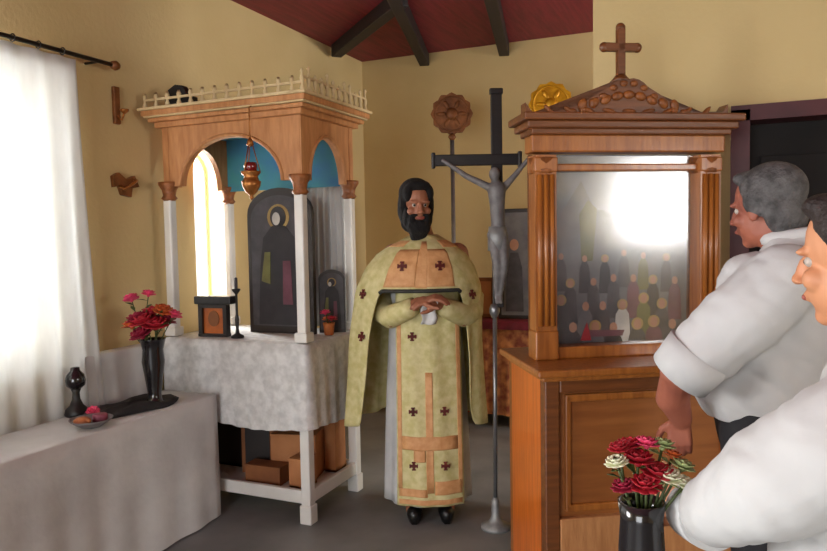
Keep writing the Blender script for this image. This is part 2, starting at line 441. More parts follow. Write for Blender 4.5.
def vase(name, prof, m, label, loc, cat='vase'):
    b = B(); lathe(b, prof, seg=28); o = obj(name, b, m, None, loc, smooth=True); return tag(o, label, cat)

TT = TZ+.004
vl = V((-2.60, 2.66, TT))
vase('flower_vase', [(.050,0),(.056,.01),(.036,.03),(.033,.06),(.044,.14),(.056,.22),(.050,.28),(.062,.33),(.066,.335),(.058,.33),(.044,.28),(.050,.22),(.036,.14),(.025,.06),(.01,.05)], 'bottle',
     'tall slender black vase of red flowers on the white draped table', vl)
top = vl+V((0,0,.25))
spec = [(-.13,.05,.60,.028,'pink','small pink flower standing highest at the left of the vase'),(.0,-.03,.63,.024,'pink','thin pink bud rising from the middle of the red bunch'),
        (.12,.0,.52,.030,'pink','pink flower at the right tip of the red bunch'),(.07,-.02,.54,.036,'orangefl','orange flower on the right side of the red bunch'),
        (-.11,.0,.47,.034,'orangefl','orange flower low at the left of the red bunch'),(-.03,-.04,.49,.045,'red','big red bloom at the front of the bunch in the black vase'),
        (-.07,-.01,.50,.040,'crimson','crimson bloom left of the big red bloom'),(.03,-.03,.47,.045,'red','red bloom right of the big front bloom'),(.0,.02,.53,.040,'red','red bloom at the top centre of the bunch'),
        (-.03,-.06,.43,.040,'crimson','lowest crimson bloom hanging over the rim of the black vase'),(.06,.04,.49,.036,'crimson','crimson bloom at the back right of the bunch')]
# camera-right axis used only to lay the bunch out across the table
ax, ay = V((.916,.40,0)), V((-.40,.916,0))
for i, (dx, dy, z, r_, cl, lb) in enumerate(spec):
    tip = vl+ax*dx*.9+ay*dy+V((0,0,z-.075)); base = top+V((random.uniform(-.012,.012), random.uniform(-.012,.012), 0))
    flower('cut_flower', base, tip, r_*1.35, cl, lb, 'red flowers in the black vase')
# dark cloth lying on the table with greenery
b = B(); rnd = random.Random(4); n = 48
rings = []
for k, (rr, zz) in enumerate(((0.05,.026),(.5,.030),(.85,.022),(1.0,.004))):
    rings.append([V((.13*rr*math.cos(2*PI*i/n)*(1+.12*math.sin(3*2*PI*i/n)), .30*rr*math.sin(2*PI*i/n)*(1+.1*math.cos(2*2*PI*i/n)), zz+.008*math.sin(5*2*PI*i/n+k))) for i in range(n)])
loft(b, rings); o = obj('crumpled_cloth', b, 'tray', None, (-2.655,2.55,TT+.002), rz=-.12, smooth=True)
tag(o, 'crumpled black cloth lying around the foot of the black vase', 'cloth')
# dark oil lamp at the curtain
b = B(); ol = thing('table_lamp_stand', 'small dark hourglass-shaped oil lamp on the table beside the curtain', 'oil lamp', (-2.80,2.365,TT))
lathe(b, [(.05,0),(.055,.008),(.05,.03),(.03,.05),(.018,.08),(.016,.11),(.024,.13)]); obj('base', b, 'black', ol, smooth=True)
b = B(); lathe(b, [(.024,.128),(.042,.145),(.046,.17),(.040,.195),(.022,.215),(.02,.23),(.004,.232)]); obj('bowl', b, 'bottle', ol, smooth=True)
# plate with fruit-coloured candles
pl = thing('grey_dish', 'shallow grey dish with orange and mauve candle wax at the table edge', 'dish', (-2.56,2.235,TT))
b = B(); lathe(b, [(.03,0),(.045,.004),(.085,.03),(.092,.04),(.086,.038),(.05,.012),(.005,.01)]); obj('dish', b, 'bowlgrey', pl, smooth=True)
w = thing('wax_lump', 'orange terracotta lamp lying at the left in the grey dish', 'lamp', (-2.58,2.205,TT+.014))
b = B(); lathe(b, [(.022,0),(.036,.01),(.036,.024),(.022,.034),(.01,.036)]); obj('lamp_body', b, 'terracotta', w, smooth=True)
b = B(); ell(b, (.034,0,.022), (.018,.01,.01)); obj('spout', b, 'terracotta', w)
w = tag(obj('votive_candle', (lambda q: (lathe(q, [(.03,0),(.032,.004),(.032,.03),(.028,.034),(.004,.032)]), q)[1])(B()), 'mauve', None, (-2.555,2.28,TT+.016), smooth=True), 'mauve votive candle at the right in the grey dish', 'candle')
b = B(); flower_mesh(b, (0,0,.022), .028, (.3,-.3,.9)); o = obj('loose_flower', b, 'pink', None, (-2.66,2.335,TT+.012), smooth=True)
tag(o, 'loose pink flower head lying between the oil lamp and the black cloth', 'flower')

# ------------------------------------------------------------------ wall ornaments
wb = thing('wall_bracket', 'small carved wooden scroll bracket on the left wall beside the shrine', 'bracket', (-3.0, 2.90, 1.75))
b = B(); prism(b, [(-.09,.05),(-.06,.11),(0,.085),(.05,.12),(.09,.10),(.085,.04),(.05,.05),(.03,0),(-.03,-.01),(-.04,.04)], 0, .025); bmesh.ops.rotate(b, cent=(0,0,0), matrix=rotz(-PI/2), verts=b.verts); bmesh.ops.translate(b, vec=(0.001,0,0), verts=b.verts)
obj('plaque', b, 'bronze', wb)
b = B(); tube(b, [(.02,-.05,.05),(.05,-.04,.03),(.07,0,.06),(.05,.05,.08),(.02,.05,.09)], .008, 8); obj('scroll', b, 'brass', wb)
wh = thing('wall_candle_bracket', 'slim brown candle bracket on the left wall above the scroll bracket', 'bracket', (-3.0, 2.86, 2.15))
b = B(); box(b, (.012,0,.08), (.022,.04,.20), bev=.005); obj('back_plate', b, 'bronze', wh)
b = B(); tube(b, [(.02,0,.02),(.05,0,.0),(.07,0,.04)], .006, 8); lathe(b, [(.006,.03),(.022,.045),(.024,.055),(.006,.056)], (.07,0,0)); obj('arm', b, 'brass', wh)

# ------------------------------------------------------------------ canopied shrine
SX0, SX1, SY0, SY1 = -2.87, -1.95, 3.05, 3.62
sh = thing('canopied_shrine', 'white posted wooden shrine with arched canopy beside the left wall', 'shrine', ((SX0+SX1)/2, (SY0+SY1)/2, 0))
hw, hd = (SX1-SX0)/2, (SY1-SY0)/2
PS = .055
def post_at(sx, sy):
    x, y = sx*(hw-PS/2), sy*(hd-PS/2)
    b = B(); box(b, (x,y,.45), (PS,PS,.90), bev=.006); box(b, (x,y,.05), (PS+.014,PS+.014,.10), bev=.006); p = obj('leg', b, 'whitepaint', sh)
    b = B(); box(b, (x,y,1.345), (PS-.002,PS-.002,.77), bev=.010); box(b, (x,y,.985), (PS+.02,PS+.02,.05), bev=.006); p = obj('post', b, 'whitepaint', sh)
    b = B(); lathe(b, [(.03,1.72),(.045,1.735),(.034,1.75),(.04,1.78),(.058,1.81),(.058,1.825)], (x,y,0), 16); obj('capital', b, 'carved', p, smooth=True)
for sx in (-1,1):
    for sy in (-1,1): post_at(sx, sy)
b = B(); box(b, (0,0,.93), (2*hw+.02,2*hd+.02,.04), bev=.006); obj('platform', b, 'whitepaint', sh)
b = B(); box(b, (0,0,.135), (2*hw-.02,2*hd-.02,.03), bev=.004)
for sy in (-1,1): box(b, (0,sy*(hd-.02),.14), (2*hw-.1,.03,.07), bev=.006)
for sx in (-1,1): box(b, (sx*(hw-.02),0,.14), (.03,2*hd-.1,.07), bev=.006)
obj('bottom_shelf', b, 'whitepaint', sh)
def arch_panel(L, z0, zs, rise, z1, t, pw):
    """spandrel panel of length L along x with one arched opening"""
    n = 24; a = L/2-pw
    cols = [(-L/2,z0),(-a-.0005,z0)] + [(-a*math.cos(PI*k/n), zs+rise*math.sin(PI*k/n)) for k in range(n+1)] + [(a+.0005,z0),(L/2,z0)]
    b = B(); rings = [[V((x,-t/2,z)),V((x,t/2,z)),V((x,t/2,z1)),V((x,-t/2,z1))] for x,z in cols]
    loft(b, rings, smooth=False)
    # moulded archivolt
    tube(b, [(-(a+.012)*math.cos(PI*k/n), -t/2, zs+(rise+.012)*math.sin(PI*k/n)) for k in range(n+1)], .010, 6)
    return b
# broad stiles over the capitals and arches on the four sides
for sgn, nm in ((-1,'front'),(1,'back')):
    b = arch_panel(2*hw-.01, 1.80, 1.80, .245, 2.13, .035, .13); bmesh.ops.rotate(b, cent=(0,0,0), matrix=rotz(0 if sgn<0 else PI), verts=b.verts)
    bmesh.ops.translate(b, vec=(0,sgn*(hd-.03),0), verts=b.verts); obj('arch', b, 'shrinewood', sh)
for sgn in (-1,1):
    b = arch_panel(2*hd-.02, 1.80, 1.80, .235, 2.13, .035, .10); bmesh.ops.rotate(b, cent=(0,0,0), matrix=rotz(sgn*PI/2), verts=b.verts)
    bmesh.ops.translate(b, vec=(sgn*(hw-.03),0,0), verts=b.verts); obj('arch', b, 'shrinewood', sh)
# cornice
b = B()
for z, h, o_ in ((2.14,.03,.02),(2.165,.022,.045),(2.20,.03,.07)): box(b, (0,0,z), (2*hw+2*o_,2*hd+2*o_,h), bev=.005)
obj('cornice', b, 'shrinewood', sh)
b = B()
for z, h, o_ in ((2.183,.012,.060),(2.222,.016,.082)): box(b, (0,0,z), (2*hw+2*o_,2*hd+2*o_,h), bev=.003)
obj('cornice_moulding', b, 'creamtrim', sh)
# pierced gallery of turned pickets along the top
def pickets(p0, p1, n, hgt):
    p0, p1 = V(p0), V(p1)
    for i in range(n):
        p = p0.lerp(p1, i/(n-1)); hh = hgt*(1+.25*math.sin(i*1.9)); b = B()
        lathe(b, [(.006,0),(.014,.012),(.007,.03),(.013,.06),(.006,.08),(.006,hh),(.011,hh+.012),(.002,hh+.026)], (p.x,p.y,2.228), 8)
        obj('picket', b, 'creamtrim', sh, smooth=True)
e = .05
pickets((hw+e,-hd-e,0),(hw+e,hd+e,0), 12, .085); pickets((-hw-e,-hd+.04,0),(-hw-e,hd+e,0), 8, .05)
pickets((-hw-.05,-hd-e,0),(hw+e-.06,-hd-e,0), 13, .045)
b = B(); box(b, (0,-hd-e,2.272), (2*hw+.1,.012,.012)); obj('gallery_rail', b, 'creamtrim', sh)
b = B(); box(b, (hw+e,.006,2.300), (.012,2*hd+.09,.012)); obj('gallery_rail', b, 'creamtrim', sh)
# dark carved ornament on the left top corner
b = B()
prism(b, [(-.09,0),(.10,0),(.10,.05),(.06,.065),(.03,.115),(-.02,.125),(-.07,.10),(-.09,.05)], -.02, .02); bmesh.ops.translate(b, vec=(-.32,-hd+.02,2.228), verts=b.verts)
obj('top_ornament', b, 'black', sh)
# blue inner vault and white back curtain
b = B(); box(b, (0,hd-.052,1.96), (2*hw-.10,.008,.33)); box(b, (0,0,2.115), (2*hw-.08,2*hd-.08,.012)); obj('painted_lining', b, 'blue', sh)
b = B(); rows = []
for j in range(10):
    z = 1.80-.83*j/9
    rows.append([V((-hw+.31+(2*hw-.37)*i/90, hd-.02+.010*math.sin(i*.9+.2*math.sin(j))*(.4+.06*j), z)) for i in range(91)])
loft(b, rows, cap=False, closed=False); o = obj('back_curtain', b, 'cloth', sh, smooth=True)
s = o.modifiers.new('t','SOLIDIFY'); s.thickness = .002
# the white cloth on the platform
b = B(); e_ = .014
draped(b, SX0-e_, SX1+e_, SY0-e_, SY1+e_, .953, .50, .007, 30, 9, .004, lo=.012)
o = obj('shrine_cloth', b, 'lace', smooth=True); tag(o, 'white lace cloth hanging over the middle of the canopied shrine', 'cloth')
ZP = .957
# cut the cloth corners around the posts: posts pass through the cloth where it is slit

# big saint icon in the shrine
def saint_icon(w, h, label, loc, rz, name='saint_icon'):
    t = thing(name, label, 'icon', loc, rz)
    n = 14
    out = [(-w/2,0),(w/2,0),(w/2,h-w*.35)] + [(w/2*math.cos(PI*k/n), h-w*.35+w*.35*math.sin(PI*k/n)) for k in range(1,n)] + [(-w/2,h-w*.35)]
    b = B(); prism(b, out, -.012, .018); obj('icon_panel', b, 'iconframe', t)
    b = B(); s = .88
    prism(b, [(x*s, h*.05+z*.9) for x,z in out], -.016, -.0125); obj('painted_ground', b, 'robe_grey', t)
    b = B(); prism(b, [(-w*.34,h*.06),(w*.34,h*.06),(w*.30,h*.45),(w*.24,h*.66),(w*.10,h*.74),(-w*.10,h*.74),(-w*.24,h*.66),(-w*.30,h*.45)], -.020, -.0165); obj('painted_robe', b, 'robe_dark', t)
    b = B(); prism(b, [(w*.05,h*.20),(w*.2,h*.2),(w*.18,h*.5),(w*.06,h*.5)], -.023, -.0205, 0); prism(b, [(-w*.28,h*.36),(-w*.14,h*.34),(-w*.13,h*.56),(-w*.22,h*.56)], -.023, -.0205, 1)
    obj('painted_stole', b, ['robe_mauve','robe_olive'], t)
    b = B(); c_ = (0,h*.80)
    prism(b, [(w*.17*math.cos(2*PI*k/20), c_[1]+w*.17*math.sin(2*PI*k/20)) for k in range(20)], -.019, -.0165); obj('halo', b, 'paint_ochre', t)
    b = B(); prism(b, [(w*.12*math.cos(2*PI*k/20), c_[1]+w*.14*math.sin(2*PI*k/20)) for k in range(20)], -.023, -.0195); obj('painted_veil', b, 'robe_dark', t)
    b = B(); prism(b, [(-.01+w*.06*math.cos(2*PI*k/20), c_[1]-.01+w*.085*math.sin(2*PI*k/20)) for k in range(20)], -.026, -.0235); obj('painted_face', b, 'paint_white', t)
    return t
saint_icon(.43, .83, 'tall dark icon of a robed saint standing at the centre of the shrine', (-2.30,3.36,ZP), .02)
saint_icon(.15, .36, 'small round-topped dark icon at the right inside the shrine', (-2.035,3.47,ZP), .5, 'rounded_icon')
# small amber icon in a dark frame with a wide top ledge
t = thing('framed_icon', 'small amber icon in a black frame at the front left of the shrine', 'icon', (-2.60,3.13,ZP), .12)
b = B(); box(b, (0,0,.008), (.18,.05,.016)); box(b, (-.078,0,.09), (.024,.04,.16)); box(b, (.078,0,.09), (.024,.04,.16)); box(b, (0,0,.172), (.18,.04,.024)); obj('frame', b, 'iconframe', t)
b = B(); box(b, (0,.005,.088), (.136,.015,.15)); obj('picture', b, 'amber', t)
b = B(); prism(b, [(.035*math.cos(2*PI*k/16), .10+.045*math.sin(2*PI*k/16)) for k in range(16)], -.008, -.003); obj('painted_figure', b, 'brownboard', t)
b = B(); box(b, (.01,-.002,.205), (.23,.07,.045), bev=.006); obj('top_ledge', b, 'black', t)
# black candlestick
t = thing('candlestick', 'slim black candlestick beside the amber icon in the shrine', 'candlestick', (-2.435,3.12,ZP))
b = B(); lathe(b, [(.035,0),(.036,.01),(.012,.025),(.008,.05),(.012,.10),(.007,.13),(.007,.24),(.022,.26),(.024,.27),(.006,.272)], seg=18); obj('stick', b, 'black', t, smooth=True)
b = B(); lathe(b, [(.009,.268),(.009,.33),(.001,.334)], seg=12); obj('candle', b, 'robe_grey', t)
# flowers at the right front in the shrine
vase('posy_glass', [(.02,0),(.026,.004),(.03,.05),(.034,.07),(.03,.068),(.024,.01),(.004,.008)], 'terracotta', 'small terracotta cup holding a posy at the right of the shrine', (-1.995,3.36,ZP))
for dx, dy, z, cl, lb in ((-.015,-.01,.12,'pink','pink bloom topping the posy at the right of the shrine'),(.012,.01,.085,'red','red bloom on the right of the small shrine posy'),(-.02,.02,.08,'orangefl','orange bloom on the left of the small shrine posy')):
    flower('posy_flower', V((-1.995,3.36,ZP+.03)), V((-1.995+dx,3.36+dy,ZP+z)), .028, cl, lb, 'posy in the shrine', bend=.002)
# hanging oil lamp
t = thing('hanging_oil_lamp', 'ornate brass oil lamp hanging under the front arch of the shrine', 'oil lamp', (-2.205,2.975,1.72))
b = B(); lathe(b, [(.004,-.02),(.012,-.01),(.008,0),(.03,.02),(.045,.05),(.05,.075),(.04,.08),(.034,.10),(.048,.115),(.05,.125),(.03,.126)], seg=20); obj('bowl', b, 'brass', t, smooth=True)
b = B(); lathe(b, [(.028,.12),(.034,.15),(.03,.17),(.026,.168),(.01,.13)], seg=18); obj('glass_cup', b, 'redglass', t, smooth=True)
b = B()
for k in range(3):
    a = 2*PI*k/3+.4; tube(b, [(.048*math.cos(a),.048*math.sin(a),.12),(.012*math.cos(a),.012*math.sin(a),.26)], .003, 6)
lathe(b, [(.004,.25),(.02,.26),(.014,.28),(.003,.30)], seg=14); tube(b, [(0,0,.29),(0,0,.45),(0,.06,.478)], .004, 6); obj('chains', b, 'brass', t)

# things on the lower shelf of the shrine
ZS = .152
def crate(name, label, loc, s, rz, m, cat='box'):
    t = thing(name, label, cat, loc, rz); b = B(); w_, d_, h_ = s; th = .012
    box(b, (0,0,th/2), (w_,d_,th)); box(b, (0,-d_/2+th/2,h_/2), (w_,th,h_)); box(b, (0,d_/2-th/2,h_/2), (w_,th,h_)); box(b, (-w_/2+th/2,0,h_/2), (th,d_-2*th,h_)); box(b, (w_/2-th/2,0,h_/2), (th,d_-2*th,h_))
    obj('box_body', b, m, t)
    b = B(); box(b, (0,0,h_+.006), (w_+.006,d_+.006,.012), bev=.003); obj('lid', b, m, t); return t
crate('wooden_box', 'tall tan wooden box at the left on the bottom shelf of the shrine', (-2.21,3.36,ZS), (.26,.22,.24), .25, 'cardboard')
crate('flat_box', 'low brown box in front of the tan box on the shrine shelf', (-2.30,3.17,ZS), (.22,.10,.09), .05, 'brownboard')
crate('small_box', 'small tan box behind the front leg of the shrine', (-2.08,3.19,ZS), (.10,.12,.15), 0.0, 'cardboard')
crate('upright_box', 'upright tan box at the right end of the shrine shelf', (-2.05,3.49,ZS), (.07,.12,.33), 0, 'cardboard')
crate('dark_chest', 'dark chest at the back left of the shrine shelf', (-2.60,3.42,ZS), (.36,.20,.30), 0, 'iconframe', 'chest')
b = B(); box(b, (0,0,.15), (.20,.016,.30), Matrix.Rotation(.0,3,'X')); box(b, (0,-.01,.15), (.15,.008,.24), mi=1); o = obj('old_icon_board', b, ['brownboard','iconframe'], None, (-2.43,3.27,ZS), .2)
tag(o, 'dark picture board standing on the shrine shelf left of the tan box', 'picture')

# ------------------------------------------------------------------ processional crucifix
cx = thing('processional_crucifix', 'tall black crucifix on a thin pole standing beside the priest', 'crucifix', (-1.045,3.372,0), yaw)
b = B(); lathe(b, [(.075,0),(.075,.015),(.04,.03),(.022,.06),(.02,.14),(.014,.16)], seg=20); obj('base', b, 'pewter', cx, smooth=True)
b = B(); tube(b, [(0,0,.14),(.008,0,1.12)], .011, 12); lathe(b, [(.012,1.08),(.026,1.11),(.026,1.13),(.018,1.15)], (.006,0,0), 14); obj('pole', b, 'steel', cx, smooth=True)
b = B(); box(b, (.025,0,1.665), (.055,.03,1.06), bev=.004); obj('upright', b, 'blackwood', cx)
b = B(); box(b, (-.075,0,1.872), (.435,.032,.055), bev=.004)
for s_ in (-.29,.14): box(b, (s_,0,1.872), (.02,.036,.078), bev=.006)
obj('crossbar', b, 'blackwood', cx)
b = B(); box(b, (.025,-.004,2.205), (.066,.036,.03), bev=.006); obj('top_cap', b, 'blackwood', cx)
# the figure on the cross: one continuous little body
b = B()
def P_(x, z, y=-.04): return V((x, y, z))
limb(b, [P_(.02,1.50),P_(.022,1.56,-.05),P_(.02,1.64,-.046),P_(.018,1.72,-.044)], [.040,.034,.038,.046])
limb(b, [P_(.018,1.72),P_(.016,1.765,-.052)], [.02,.016]); ell(b, P_(.006,1.795,-.06), (.027,.03,.036))
for s_ in (-1,1):
    limb(b, [P_(.018+s_*.04,1.735),P_(-.01+s_*.12,1.79,-.034),P_(-.03+s_*.20,1.86,-.03)], [.020,.015,.011])
    ell(b, P_(-.032+s_*.21,1.868,-.028), (.014,.008,.012))
    limb(b, [P_(.02+s_*.022,1.50),P_(.03+s_*.018,1.36,-.075),P_(.022+s_*.008,1.20,-.035),P_(.022+s_*.01,1.165,-.06)], [.030,.024,.014,.010])
o = obj('corpus', b, 'greyfig', cx); remesh(o, .006, 3)
b = B(); loft(b, [[V((.02+.043*sx_*math.cos(2*PI*k/20), -.042+.040*math.sin(2*PI*k/20), z)) for k in range(20)] for z, sx_ in ((1.54,1.0),(1.49,1.12),(1.42,1.15))]); obj('loincloth', b, 'pewter', o, smooth=True)

# ------------------------------------------------------------------ processional fans
def fan(loc, m, label):
    t = thing('processional_fan', label, 'processional fan', loc, yaw, 'round processional fans')
    b = B(); lathe(b, [(.10,0),(.10,.03),(.04,.05),(.02,.12)], seg=18); obj('foot', b, 'bronze', t)
    b = B(); tube(b, [(0,0,.1),(0,0,2.26)], .016, 12); obj('pole', b, 'steel', t)
    b = B(); n = 48
    rr = lambda k, r_: r_*(1+.05*math.cos(2*PI*k/n*12))
    prof = [[V((rr(k,.15)*math.cos(2*PI*k/n), y, 2.40+rr(k,.15)*math.sin(2*PI*k/n))) for k in range(n)] for y in (-.012,.012)]
    loft(b, prof); 
    tube(b, [(.125*math.cos(2*PI*k/32),-.014,2.40+.125*math.sin(2*PI*k/32)) for k in range(33)], .006, 6)
    lathe(b, [(.012,2.20),(.03,2.23),(.014,2.26)], seg=12)
    obj('disc', b, m, t)
    b = B(); ell(b, (0,-.012,2.40), (.045,.02,.045)); 
    for k in range(6):
        a = PI*k/3; ell(b, (.075*math.cos(a),-.013,2.40+.075*math.sin(a)), (.036,.008,.016), Matrix.Rotation(-a,3,'Y'), 10, 6)
    obj('boss', b, 'bronze' if m=='bronze' else m, t, smooth=True)
    return t
fan((-1.835,4.94,0), 'bronze', 'bronze round fan on a grey pole behind the priest')
fan((-1.09,4.92,.04), 'gilt', 'gilded round fan showing above the left end of the carved icon stand')
bpy.data.objects['processional_fan.001'].location.z = .0

# ------------------------------------------------------------------ brocade table by the far wall
t = thing('small_table', 'small wooden table under the red-brown brocade against the far wall', 'table', (-1.55,5.42,0))
b = B(); box(b, (0,0,.80), (.80,.42,.03)); obj('tabletop', b, 'oakdark', t)
for sx in (-1,1):
    for sy in (-1,1): b = B(); box(b, (sx*.36,sy*.17,.39), (.05,.05,.78)); obj('leg', b, 'oakdark', t)
b = B(); draped(b, -1.955,-1.145,5.205,5.635,.822,.10,.010,26,12,.006); o = obj('brocade_cover', b, 'brocade', smooth=True)
tag(o, 'red-brown patterned brocade cover over the small table at the far wall', 'table cover')
b = B(); draped(b, -1.93,-1.17,5.17,5.66,.832,.775,.004,26,13,.002); o = obj('top_cloth', b, 'maroon', smooth=True)
tag(o, 'maroon runner edging the top of the brocade table', 'cloth')
t = thing('grey_framed_icon', 'tall grey icon in a dark frame on the brocade table behind the crucifix', 'icon', (-1.47,5.32,.838), .1)
b = B(); box(b, (0,0,.43), (.26,.025,.86), bev=.006); obj('frame', b, 'iconframe', t)
b = B(); box(b, (0,-.014,.43), (.21,.006,.80)); obj('picture', b, 'paint_grey', t)
b = B(); prism(b, [(-.07,.06),(.07,.06),(.06,.4),(.03,.52),(-.03,.52),(-.06,.4)], -.022,-.0175); prism(b, [(.035*math.cos(2*PI*k/16),.58+.045*math.sin(2*PI*k/16)) for k in range(16)], -.022,-.0175, 1); obj('painted_figure', b, ['robe_grey','paint_face'], t)
t = thing('tan_icon', 'small tan wooden icon on the brocade table right of the priest', 'icon', (-1.76,5.35,.838), .15)
b = B(); box(b, (0,0,.16), (.22,.02,.32), bev=.005); box(b, (0,.05,.02), (.16,.10,.04)); obj('frame', b, 'brownboard', t)
b = B(); box(b, (0,-.012,.16), (.17,.006,.26)); obj('picture', b, 'cardboard', t)

# ------------------------------------------------------------------ carved icon stand
SA = math.radians(31.7); SW = .86
st = thing('icon_stand', 'carved wooden icon stand with glazed icon and cross on top', 'icon stand', (-.618,2.650,-.02), SA)
b = B(); slab(b, .045, .06, 0.03, .48, .06, .97); slab(b, 0, SW, .46, .50, .06, .97); slab(b, SW-.05, SW-.035, .03, .48, .06, .97); slab(b, .05, SW-.05, .03, .48, .06, .09); obj('cabinet', b, 'oakpanel', st)
b = B(); slab(b, 0.0, .045, .06, .46, .02, .965); obj('side_panel', b, 'oaklit', st)
b = B(); slab(b, SW-.045, SW, .06, .46, .02, .965); obj('side_panel', b, 'oaklit', st)
for x0 in (0, SW-.06):
    b = B(); box(b, (x0+.03, .03, .497), (.06,.06,.95), bev=.006); obj('stile', b, 'oakdark', st)
b = B(); slab(b, .06, SW-.06, .03, .05, .09, .97)
obj('front_panel', b, 'oakpanel', st)
b = B(); box(b, (SW/2,.018,.235), (SW-.12,.036,.33), bev=.006); obj('bottom_rail', b, 'shrinewood', st)
b = B(); box(b, (SW/2,.018,.935), (SW-.12,.036,.07), bev=.006); obj('top_rail', b, 'oakdark', st)
b = B()
for x0,x1,z0,z1 in ((.09,SW-.09,.42,.45),(.09,SW-.09,.86,.89)): box(b, ((x0+x1)/2,.025,(z0+z1)/2),(x1-x0,.022,z1-z0), bev=.006)
for x_ in (.10,SW-.10): box(b, (x_,.025,.655),(.025,.022,.46), bev=.006)
obj('panel_moulding', b, 'oak', st)
b = B(); box(b, (SW/2,.24,.985), (SW+.08,.57,.03), bev=.008); box(b, (SW/2,.24,.962), (SW+.03,.53,.02), bev=.004); obj('ledge', b, 'oak', st)
PYs = .22
for x0, sg in ((.02,1),(SW-.02,-1)):
    b = B(); xc = x0+sg*.05
    box(b, (xc,PYs,1.06), (.10,.10,.12), bev=.006); box(b, (xc,PYs,1.42), (.09,.085,.84)); box(b, (xc,PYs,1.80), (.10,.10,.06), bev=.006)
    p = obj('post', b, 'oak', st)
    b = B()
    for k in (-1,0,1): tube(b, [(xc+k*.026,PYs-.044,1.14),(xc+k*.026,PYs-.044,1.76)], .011, 10)
    obj('fluting', b, 'oak', p, smooth=True)
    b = B(); lathe(b, [(.05,1.765),(.056,1.78),(.046,1.79),(.058,1.83)], (xc,PYs,0), 16); obj('capital', b, 'carved', p, smooth=True)
for z_, h_, d_ in ((1.025,.05,.07),(1.79,.03,.05)): b = B(); box(b, (SW/2,PYs,z_), (SW-.22,d_,h_), bev=.006); obj('frame_rail', b, 'oak', st)
b = B(); box(b, (SW/2,PYs+.07,1.42), (SW-.06,.015,.86)); obj('back_board', b, 'oakdark', st)
b = B(); box(b, (SW/2,PYs,1.885), (SW-.02,.10,.07), bev=.006); obj('header', b, 'oak', st)
b = B()
for z, h_, o_ in ((1.93,.025,.02),(1.955,.03,.04),(1.985,.03,.06)): box(b, (SW/2,PYs,z), (SW+2*o_-.04,.12+2*o_,h_), bev=.006)
obj('cornice', b, 'oakdark', st)
b = B(); box(b, (SW/2,PYs-.055,1.925), (SW*.92,.012,.010)); box(b, (SW/2,PYs-.075,1.945), (SW*.94,.01,.008)); obj('cornice_bead', b, 'creamtrim', st)
# carved pediment
n = 40; up = []
for k in range(n+1):
    u = -1+2*k/n; a = abs(u)
    z = 2.0 + .035*(1-a) + .115*math.exp(-(u/.36)**2) + .010*abs(math.sin(u*14))
    if a > .93: z += .04*(a-.93)/.07
    up.append((SW/2+u*(SW/2+.01), z))
b = B(); prism(b, [(SW/2-SW/2-.01,1.998)]+up+[(SW+.01,1.998)], PYs-.035, PYs+.03); bmesh.ops.triangulate(b, faces=[f for f in b.faces if len(f.verts) > 4])
pd = obj('pediment', b, 'oakdark', st)
b = B()
for k in range(1,n): 
    if k % 2: x_, z_ = up[k]; ell(b, (x_,PYs-.036,z_-.022), (.017,.012,.013), None, 10, 8)
for k in range(-4,5):
    ell(b, (SW/2+k*.05, PYs-.036, 2.04+.045*math.exp(-(k/2.5)**2)), (.026,.014,.018), Matrix.Rotation(k*.3,3,'Y'), 10, 8)
    ell(b, (SW/2+k*.085, PYs-.036, 2.018), (.03,.010,.010), Matrix.Rotation(-k*.2,3,'Y'), 10, 8)
obj('carving', b, 'carved', pd, smooth=True)
b = B(); xm = SW/2-.02
box(b, (xm,PYs,2.255), (.034,.03,.215), bev=.005); box(b, (xm,PYs,2.285), (.145,.03,.034), bev=.005)
for x_,z_ in ((xm,2.365),(xm-.072,2.285),(xm+.072,2.285)): ell(b, (x_,PYs,z_), (.021,.016,.021), None, 12, 8)
lathe(b, [(.045,2.145),(.03,2.16),(.018,2.175)], (xm,PYs,0), 14)
obj('cross_finial', b, 'oakdark', st)
# painted icon: a crowd of robed figures under a pale sky
b = B(); x0, x1, z0, z1 = .12, SW-.12, 1.05, 1.85; yb = PYs+.06
slots = ['paint_grey','paint_blue','robe_grey','robe_mauve','robe_olive','paint_ochre','paint_face','paint_white','robe_dark','red']
def pan(out, lay, mi): prism(b, out, yb-.001-lay*.0006, yb-lay*.0006, mi)
pan([(x0,z0),(x1,z0),(x1,z1),(x0,z1)], 0, 0)
pan([(x0,1.50),(.35,1.62),(.5,1.56),(x1,1.66),(x1,z1),(x0,z1)], 1, 1)
pan([(x0,1.45),(.18,1.62),(.26,1.74),(.33,1.60),(.38,1.47)], 2, 0)
pan([(.26,1.40),(.31,1.40),(.33,1.62),(.29,1.66),(.25,1.60)], 3, 4)
rnd = random.Random(11); lay = 4
for row in range(4):
    for k in range(6):
        fx = x0+.05+(x1-x0-.1)*(k+.5*(row%2))/5.6+rnd.uniform(-.015,.015); fz = 1.40-row*.10+rnd.uniform(-.015,.015); s = .8+.15*row
        if fx > x1-.04: continue
        mi = rnd.choice([2,3,4,2,8,7,0,2]); w_ = .034*s
        pan([(fx-w_,max(z0,fz-.16*s)),(fx+w_,max(z0,fz-.16*s)),(fx+w_*.8,fz-.02),(fx+w_*.3,fz+.01),(fx-w_*.3,fz+.01),(fx-w_*.8,fz-.02)], lay, mi)
        if rnd.random() < .38: pan([(fx+.022*s*math.cos(2*PI*q/14), fz+.022+.022*s*math.sin(2*PI*q/14)) for q in range(14)], lay+1, 5)
        pan([(fx+.014*s*math.cos(2*PI*q/12), fz+.02+.018*s*math.sin(2*PI*q/12)) for q in range(12)], lay+2, 6)
    lay += 3
pan([(.26,1.075),(.44,1.075),(.45,1.10),(.27,1.105)], lay, 3)
pan([(.25,1.06),(.30,1.06),(.28,1.14)], lay+1, 9)
obj('painted_icon', b, slots, st)
b = B(); box(b, (SW/2,PYs+.01,1.44), (SW-.22,.004,.80)); obj('glass', b, 'iconglass', st)

